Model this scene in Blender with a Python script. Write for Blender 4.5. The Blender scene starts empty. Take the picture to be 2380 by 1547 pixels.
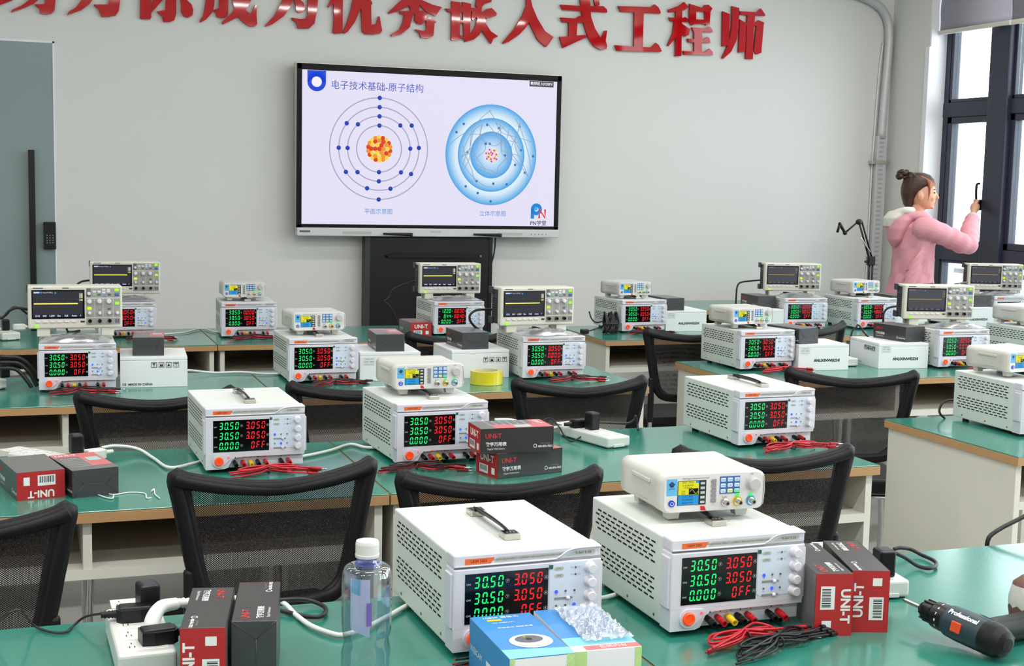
import bpy, bmesh, math, random
from mathutils import Vector, Matrix
sc = bpy.context.scene
col = sc.collection
PI = math.pi
random.seed(7)

# ---------------------------------------------------------------- camera, light, exposure
cam = bpy.data.cameras.new('camera'); camo = bpy.data.objects.new('camera', cam); col.objects.link(camo)
cam.sensor_width = 36.0; cam.sensor_fit = 'HORIZONTAL'; cam.lens = 3171.251 / 2380 * 36.0
cam.clip_start = .05; cam.clip_end = 200
_r = Vector((0.9404700365, -0.3391745020, 0.0218350090)); _u = Vector((0.0168719913, 0.1107546410, 0.9937045564)); _f = Vector((0.3394575767, 0.9341809603, -0.1098839705))
camo.matrix_world = Matrix(((_r.x, _u.x, -_f.x, 0), (_r.y, _u.y, -_f.y, 0), (_r.z, _u.z, -_f.z, 1.51757565), (0, 0, 0, 1)))
sc.camera = camo
sc.view_settings.view_transform = 'Standard'; sc.view_settings.look = 'None'
sc.view_settings.gamma = 1; sc.view_settings.use_curve_mapping = False
sc.view_settings.exposure = 0.0
try:
    sc.cycles.use_denoising = True
    sc.cycles.max_bounces = 10; sc.cycles.diffuse_bounces = 4; sc.cycles.glossy_bounces = 4
    sc.cycles.transparent_max_bounces = 24; sc.cycles.sample_clamp_indirect = 6
    sc.cycles.caustics_reflective = False; sc.cycles.caustics_refractive = False
except Exception: pass
wd = bpy.data.worlds.new('overcast_sky'); sc.world = wd; wd.use_nodes = True
bg = wd.node_tree.nodes['Background']; bg.inputs[0].default_value = (.96, .975, 1.0, 1); bg.inputs[1].default_value = 8.0
def area(name, loc, sx, sy, power, rot=(0, 0, 0), colr=(1, .97, .94)):
    l = bpy.data.lights.new(name, 'AREA'); l.shape = 'RECTANGLE'; l.size = sx; l.size_y = sy; l.energy = power; l.color = colr
    o = bpy.data.objects.new(name, l); o.location = loc; o.rotation_euler = rot; col.objects.link(o); return o
for iy, yy in enumerate((-1.0, 1.4, 3.8, 6.2)):
    for ix, xx in enumerate((-1.6, .6, 2.8, 5.0)):
        area('ceiling_lamp', (xx, yy, 3.36), 1.2, .12, ((28, 29, 30, 32), (36, 36, 34, 34), (23, 21, 24, 30), (5, 8, 15, 26))[iy][ix])

# ---------------------------------------------------------------- materials
def lin(h):
    if isinstance(h, str):
        h = h.lstrip('#'); c = [int(h[i:i+2], 16) / 255 for i in (0, 2, 4)]
    else: c = h
    return [x / 12.92 if x <= .04045 else ((x + .055) / 1.055) ** 2.4 for x in c] + [1]
MC = {}
def mat(name, h, rough=.5, metal=0, em=None, es=1.0, spec=.5, coat=0, noise=0, nscale=60, bump=0, alpha=1, ior=1.5):
    if name in MC: return MC[name]
    m = bpy.data.materials.new(name); m.use_nodes = True; nt = m.node_tree; b = nt.nodes['Principled BSDF']
    c = lin(h); b.inputs['Base Color'].default_value = c; b.inputs['Roughness'].default_value = rough; b.inputs['Metallic'].default_value = metal
    b.inputs['Specular IOR Level'].default_value = spec; b.inputs['IOR'].default_value = ior
    if coat: b.inputs['Coat Weight'].default_value = coat; b.inputs['Coat Roughness'].default_value = .05
    if em is not None:
        b.inputs['Emission Color'].default_value = lin(em); b.inputs['Emission Strength'].default_value = es
    if alpha < 1: b.inputs['Alpha'].default_value = alpha
    if noise or bump:
        tc = nt.nodes.new('ShaderNodeTexCoord'); n = nt.nodes.new('ShaderNodeTexNoise'); n.inputs['Scale'].default_value = nscale; n.inputs['Detail'].default_value = 4
        nt.links.new(tc.outputs['Object'], n.inputs['Vector'])
        if noise:
            mx = nt.nodes.new('ShaderNodeMix'); mx.data_type = 'RGBA'
            mx.inputs[6].default_value = [x * (1 - noise) for x in c[:3]] + [1]; mx.inputs[7].default_value = [min(1, x * (1 + noise)) for x in c[:3]] + [1]
            nt.links.new(n.outputs['Fac'], mx.inputs[0]); nt.links.new(mx.outputs[2], b.inputs['Base Color'])
        if bump:
            bp = nt.nodes.new('ShaderNodeBump'); bp.inputs['Strength'].default_value = bump; bp.inputs['Distance'].default_value = .002
            nt.links.new(n.outputs['Fac'], bp.inputs['Height']); nt.links.new(bp.outputs['Normal'], b.inputs['Normal'])
    MC[name] = m; return m
def glow(name, h, s=1.0):
    """self-lit picture element: emission with a black body"""
    return mat(name, '#050505', .3, em=h, es=s, spec=.2)
def clear(name, tint, gl=.12, rough=.05, body=0.0, bodycol='#ffffff', wr=0, wscale=30):
    """thin clear plastic or glass: transparent mixed with gloss by view angle, optional milky body"""
    if name in MC: return MC[name]
    m = bpy.data.materials.new(name); m.use_nodes = True; nt = m.node_tree; nt.nodes.clear(); N = nt.nodes.new; K = nt.links.new
    out = N('ShaderNodeOutputMaterial'); tr = N('ShaderNodeBsdfTransparent'); tr.inputs[0].default_value = lin(tint)
    g = N('ShaderNodeBsdfGlossy'); g.inputs['Roughness'].default_value = rough; g.inputs['Color'].default_value = (1, 1, 1, 1)
    lw = N('ShaderNodeLayerWeight'); lw.inputs['Blend'].default_value = .35
    mr = N('ShaderNodeMath'); mr.operation = 'MULTIPLY_ADD'; mr.inputs[1].default_value = .6; mr.inputs[2].default_value = gl; K(lw.outputs['Facing'], mr.inputs[0])
    cl = N('ShaderNodeClamp'); K(mr.outputs[0], cl.inputs[0])
    mix = N('ShaderNodeMixShader'); K(cl.outputs[0], mix.inputs[0]); K(tr.outputs[0], mix.inputs[1]); K(g.outputs[0], mix.inputs[2])
    last = mix
    if body:
        df = N('ShaderNodeBsdfDiffuse'); df.inputs[0].default_value = lin(bodycol)
        m2 = N('ShaderNodeMixShader'); m2.inputs[0].default_value = body; K(mix.outputs[0], m2.inputs[1]); K(df.outputs[0], m2.inputs[2]); last = m2
    if wr:
        tc = N('ShaderNodeTexCoord'); n = N('ShaderNodeTexNoise'); n.inputs['Scale'].default_value = wscale; n.inputs['Detail'].default_value = 3
        bp = N('ShaderNodeBump'); bp.inputs['Strength'].default_value = wr; bp.inputs['Distance'].default_value = .01
        K(tc.outputs['Object'], n.inputs['Vector']); K(n.outputs['Fac'], bp.inputs['Height']); K(bp.outputs[0], g.inputs['Normal'])
    K(last.outputs[0], out.inputs[0]); MC[name] = m; return m
def netting(name, h, p):
    if name in MC: return MC[name]
    m = bpy.data.materials.new(name); m.use_nodes = True; nt = m.node_tree; N = nt.nodes.new; K = nt.links.new
    b = nt.nodes['Principled BSDF']; b.inputs['Base Color'].default_value = lin(h); b.inputs['Roughness'].default_value = .6
    out = nt.nodes['Material Output']; tr = N('ShaderNodeBsdfTransparent'); tc = N('ShaderNodeTexCoord'); sp = N('ShaderNodeSeparateXYZ'); K(tc.outputs['Object'], sp.inputs[0])
    def s(o, k):
        a = N('ShaderNodeMath'); a.operation = 'MULTIPLY'; a.inputs[1].default_value = 2 * PI / k; K(o, a.inputs[0])
        c = N('ShaderNodeMath'); c.operation = 'SINE'; K(a.outputs[0], c.inputs[0]); return c.outputs[0]
    mu = N('ShaderNodeMath'); mu.operation = 'MULTIPLY'; K(s(sp.outputs['X'], p), mu.inputs[0]); K(s(sp.outputs['Z'], p * .8), mu.inputs[1])
    gt = N('ShaderNodeMath'); gt.operation = 'GREATER_THAN'; gt.inputs[1].default_value = .30; K(mu.outputs[0], gt.inputs[0])
    ms = N('ShaderNodeMixShader'); K(gt.outputs[0], ms.inputs[0]); K(b.outputs[0], ms.inputs[1]); K(tr.outputs[0], ms.inputs[2]); K(ms.outputs[0], out.inputs[0])
    MC[name] = m; return m

WHITE = mat('painted_steel', '#d8ddd8', .38, noise=.015, nscale=30)
BEZEL = mat('lavender_white_plastic', '#d3d0da', .42)
PANELB = mat('pale_blue_panel', '#d3dcec', .45)
BLACK = mat('black_plastic', '#0c0c0e', .36, spec=.4)
SOFTB = mat('soft_black_plastic', '#0f0f12', .45, spec=.28)
DISP = mat('display_black', '#060608', .12)
SLOT = mat('vent_slot_dark', '#0d0f0f', .8)
CHROME = mat('chrome', '#c9c9c9', .16, metal=1)
STEEL = mat('brushed_steel', '#c8c4ba', .28, metal=1)
ORANGE = mat('orange_print', '#e8692f', .5)
ORANGEB = mat('orange_button', '#f0501c', .3, em='#ff3a10', es=.25)
GREYP = mat('grey_print', '#b5b7b0', .5)
GREYD = mat('grey_dark_print', '#5c6068', .5)
INK = mat('black_ink', '#202024', .5)
INKW = mat('white_ink', '#e8e8e8', .5)
RED = mat('red_plastic', '#b3171f', .3)
REDC = mat('red_cable', '#c01f2c', .35)
YEL = mat('yellow_plastic', '#e9c31c', .3)
KNOB = mat('knob_white', '#d9d6de', .4)
G7 = glow('green_digit', '#26ee77', 1.15)
R7 = glow('red_digit', '#f3242c', 1.15)
BLUEL = glow('blue_led', '#2f55ff', 1.5)
PINKL = glow('red_led', '#ff5a72', 1.3)
DIM = mat('dim_print', '#8a8d92', .4)
WCARD = mat('white_cardboard', '#e6e6e8', .6, noise=.02, nscale=20)
DCARD = mat('charcoal_cardboard', '#3b3d3f', .42, noise=.05, nscale=14)
KCARD = mat('black_cardboard', '#2c292a', .30, spec=.9, noise=.05, nscale=14)
TCARD = mat('grey_printed_cardboard', '#6d6b6a', .34, noise=.05, nscale=14)
RCARD = mat('red_cardboard', '#b12226', .45, noise=.03, nscale=14)
PCARD = mat('faded_red_print', '#c96a6d', .4)
WIRE = mat('black_cable', '#141416', .4)
WIREW = mat('white_cable', '#e3e4df', .4)
WPLAS = mat('white_plastic', '#d2d3cf', .35)
BEIGE = mat('beige_plastic', '#d2cfc2', .42)
DSHELL = mat('dark_grey_shell', '#2c2e36', .5)
GREYPAN = mat('grey_panel', '#9a9a94', .5)
SCRN = glow('scope_screen_off_black', '#34343c', .9)
TRACE = glow('yellow_trace', '#f4ec6a', 1.1)
SCW = glow('scope_text_white', '#dfe2ff', .9)
SCB = glow('scope_text_blue', '#3f8fe0', 1.0)
LIME = glow('lime_light', '#a4f53a', 1.1)
BLUEK = mat('blue_key', '#3a64a8', .4)
GENW = mat('generator_white', '#c9c8c2', .42)

# ---------------------------------------------------------------- mesh builder
_bev = {}
def bevbox(sx, sy, sz, b, seg):
    k = (round(sx, 5), round(sy, 5), round(sz, 5), b, seg)
    if k not in _bev:
        bm = bmesh.new(); bmesh.ops.create_cube(bm, size=1); bmesh.ops.scale(bm, vec=(sx, sy, sz), verts=bm.verts)
        if b: bmesh.ops.bevel(bm, geom=bm.edges[:], offset=b, segments=seg, profile=.5, affect='EDGES')
        bm.verts.index_update(); _bev[k] = ([v.co.copy() for v in bm.verts], [[v.index for v in f.verts] for f in bm.faces]); bm.free()
    return _bev[k]
_txt = {}
def textmesh(s, size, bold):
    k = (s, size, bold)
    if k not in _txt:
        c = bpy.data.curves.new('t', 'FONT'); c.body = s; c.size = size; c.align_x = 'CENTER'; c.align_y = 'CENTER'; c.offset = bold; c.resolution_u = 3
        o = bpy.data.objects.new('t', c); col.objects.link(o)
        dg = bpy.context.evaluated_depsgraph_get(); dg.update(); e = o.evaluated_get(dg); m = e.to_mesh()
        _txt[k] = ([v.co.copy() for v in m.vertices], [list(p.vertices) for p in m.polygons]); e.to_mesh_clear()
        bpy.data.objects.remove(o); bpy.data.curves.remove(c)
    return _txt[k]
def T(x=0, y=0, z=0): return Matrix.Translation((x, y, z))
def Rz(a): return Matrix.Rotation(a, 4, 'Z')
def Rx(a): return Matrix.Rotation(a, 4, 'X')
def Ry(a): return Matrix.Rotation(a, 4, 'Y')
FR = Rx(PI / 2)                      # XY drawings stand up facing -y
def smooth_path(pts, res, closed=False):
    P = [Vector(p) for p in pts]; n = len(P)
    if n < 3: return P
    out = []; rng = n if closed else n - 1
    for i in range(rng):
        p0 = P[(i - 1) % n] if closed or i > 0 else P[0] * 2 - P[1]; p1 = P[i]; p2 = P[(i + 1) % n]
        p3 = P[(i + 2) % n] if closed or i + 2 < n else P[-1] * 2 - P[-2]
        for j in range(res):
            t = j / res
            out.append(.5 * ((2 * p1) + (p2 - p0) * t + (2 * p0 - 5 * p1 + 4 * p2 - p3) * t * t + (3 * p1 - p0 - 3 * p2 + p3) * t ** 3))
    if not closed: out.append(P[-1])
    return out
class MB:
    def __init__(s): s.V = []; s.F = []; s.I = []; s.S = []; s.M = []
    def add(s, vs, fs, m, X=None, smooth=False):
        if m not in s.M: s.M.append(m)
        i = s.M.index(m); n = len(s.V)
        s.V += [X @ Vector(v) for v in vs] if X else [Vector(v) for v in vs]
        fl = X is not None and X.to_3x3().determinant() < 0
        for f in fs:
            g = [n + k for k in f]; s.F.append(g[::-1] if fl else g); s.I.append(i); s.S.append(smooth)
        return s
    def box(s, m, x0, x1, y0, y1, z0, z1, b=0, seg=2, X=None):
        v, f = bevbox(x1 - x0, y1 - y0, z1 - z0, b, seg); Y = T((x0 + x1) / 2, (y0 + y1) / 2, (z0 + z1) / 2)
        return s.add(v, f, m, X @ Y if X else Y)
    def rect(s, m, x0, x1, z0, z1, y, X=None):          # faces -y
        return s.add([(x0, y, z0), (x1, y, z0), (x1, y, z1), (x0, y, z1)], [(0, 1, 2, 3)], m, X)
    def lathe(s, m, prof, X=None, n=24, smooth=True, split=True):
        for (r0, z0), (r1, z1) in zip(prof, prof[1:]) if split else ():
            vs = []; fs = []
            for k in range(n):
                a = 2 * PI * k / n; c, d = math.cos(a), math.sin(a); vs += [(r0 * c, r0 * d, z0), (r1 * c, r1 * d, z1)]
            for k in range(n):
                a, b = 2 * k, 2 * ((k + 1) % n)
                if r0 < 1e-7: fs.append((a, b + 1, a + 1))
                elif r1 < 1e-7: fs.append((a, b, a + 1))
                else: fs.append((a, b, b + 1, a + 1))
            s.add(vs, fs, m, X, smooth)
        if not split:
            vs = []; fs = []
            for r, z in prof: vs += [(max(r, 1e-5) * math.cos(2 * PI * k / n), max(r, 1e-5) * math.sin(2 * PI * k / n), z) for k in range(n)]
            for i in range(len(prof) - 1):
                for k in range(n):
                    a = i * n + k; b = i * n + (k + 1) % n; fs.append((a, b, b + n, a + n))
            s.add(vs, fs, m, X, smooth)
        return s
    def cyl(s, m, p0, p1, r0, r1=None, n=16, X=None, smooth=True):
        p0, p1 = Vector(p0), Vector(p1); d = p1 - p0; L = d.length
        q = d.to_track_quat('Z', 'Y').to_matrix().to_4x4(); Y = Matrix.Translation(p0) @ q; r1 = r0 if r1 is None else r1
        return s.lathe(m, [(0, 0), (r0, 0), (r1, L), (0, L)], X @ Y if X else Y, n, smooth)
    def tube(s, m, pts, r, n=8, res=6, closed=False, X=None, flat=1.0):
        P = smooth_path(pts, res, closed); k = len(P); rr = r if callable(r) else (lambda t: r)
        vs = []; fs = []; up = None
        for i in range(k):
            a = P[(i - 1) % k] if closed or i > 0 else P[0]; b = P[(i + 1) % k] if closed or i < k - 1 else P[-1]
            t = (b - a).normalized() if (b - a).length > 1e-9 else Vector((0, 0, 1))
            if up is None: up = t.orthogonal().normalized()
            up = up - t * up.dot(t); up = up.normalized() if up.length > 1e-6 else t.orthogonal().normalized()
            w = t.cross(up); R = rr(i / max(1, k - 1))
            for j in range(n):
                q = 2 * PI * j / n; vs.append(P[i] + up * (R * math.cos(q)) + w * (R * flat * math.sin(q)))
        for i in range(k if closed else k - 1):
            for j in range(n):
                a = i * n + j; b = i * n + (j + 1) % n; c = ((i + 1) % k) * n + (j + 1) % n; d = ((i + 1) % k) * n + j; fs.append((a, b, c, d))
        if not closed: fs.append(tuple(range(n))[::-1]); fs.append(tuple((k - 1) * n + j for j in range(n)))
        return s.add(vs, fs, m, X, True)
    def loft(s, m, rings, X=None, cap=True, smooth=True):
        n = len(rings[0]); vs = [v for r in rings for v in r]; fs = []
        for i in range(len(rings) - 1):
            for j in range(n):
                a = i * n + j; b = i * n + (j + 1) % n; fs.append((a, b, b + n, a + n))
        if cap: fs.append(tuple(range(n))[::-1]); fs.append(tuple((len(rings) - 1) * n + j for j in range(n)))
        return s.add(vs, fs, m, X, smooth)
    def prism(s, m, poly, z0, z1, X=None, top=None):     # polygon in XY, extruded along z
        A = sum(a[0] * b[1] - b[0] * a[1] for a, b in zip(poly, poly[1:] + poly[:1]))
        if A < 0: poly = poly[::-1]
        n = len(poly)
        s.add([(x, y, z1) for x, y in poly], [tuple(range(n))], top or m, X); s.add([(x, y, z0) for x, y in poly], [tuple(range(n))[::-1]], m, X)
        vs = []; fs = []
        for i in range(n):
            (x, y), (u, v) = poly[i], poly[(i + 1) % n]; k = len(vs); vs += [(x, y, z0), (u, v, z0), (u, v, z1), (x, y, z1)]; fs.append((k, k + 1, k + 2, k + 3))
        return s.add(vs, fs, m, X)
    def disc(s, m, r, X=None, n=20, r0=0):
        if r0:
            vs = [(q * math.cos(2 * PI * k / n), q * math.sin(2 * PI * k / n), 0) for k in range(n) for q in (r0, r)]
            return s.add(vs, [(2 * k, 2 * k + 1, 2 * ((k + 1) % n) + 1, 2 * ((k + 1) % n)) for k in range(n)], m, X)
        return s.add([(r * math.cos(2 * PI * k / n), r * math.sin(2 * PI * k / n), 0) for k in range(n)], [tuple(range(n))], m, X)
    def ball(s, m, c, r, n=16, X=None):
        rx, ry, rz = (r, r, r) if not isinstance(r, tuple) else r
        pr = [(math.sin(PI * i / (n // 2)), -math.cos(PI * i / (n // 2))) for i in range(n // 2 + 1)]
        Y = T(*c) @ Matrix.Diagonal((rx, ry, rz, 1)); return s.lathe(m, pr, X @ Y if X else Y, n, True, split=False)
    def text(s, m, t, size, X, bold=0.0):
        v, f = textmesh(t, size, bold); return s.add(v, f, m, X)
    def ftext(s, m, t, size, x, y, z, bold=0.0, sx=1.0): return s.text(m, t, size, T(x, y, z) @ FR @ Matrix.Diagonal((sx, 1, 1, 1)), bold)
    def mesh(s, name):
        me = bpy.data.meshes.new(name); me.from_pydata(s.V, [], s.F)
        for m in s.M: me.materials.append(m)
        me.polygons.foreach_set('material_index', s.I); me.polygons.foreach_set('use_smooth', s.S); me.update(); return me
    def build(s, name, parent=None, loc=None):
        o = bpy.data.objects.new(name, s.mesh(name)); col.objects.link(o)
        if parent: o.parent = parent
        if loc: o.location = loc
        return o
def tag(o, label, cat, group=None, kind=None):
    o['label'] = label; o['category'] = cat
    if group: o['group'] = group
    if kind: o['kind'] = kind
    return o
def thing(name, label, cat, loc=(0, 0, 0), rz=0, group=None):
    o = bpy.data.objects.new(name, None); o.empty_display_size = .05; col.objects.link(o); o.location = loc; o.rotation_euler = (0, 0, rz); return tag(o, label, cat, group)
def struct(o): o['kind'] = 'structure'; return o
def copy_tree(o, parent=None):
    c = o.copy(); col.objects.link(c)
    if parent: c.parent = parent
    for ch in list(o.children): copy_tree(ch, c)
    return c
_first = {}
def place(key, make, label, loc, rz, group=None):
    """first call builds the thing, later calls copy it with all its parts"""
    if key not in _first: o = _first[key] = make()
    else:
        o = copy_tree(_first[key])
    o.location = loc; o.rotation_euler = (0, 0, rz); o['label'] = label
    if group: o['group'] = group
    return o
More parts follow.
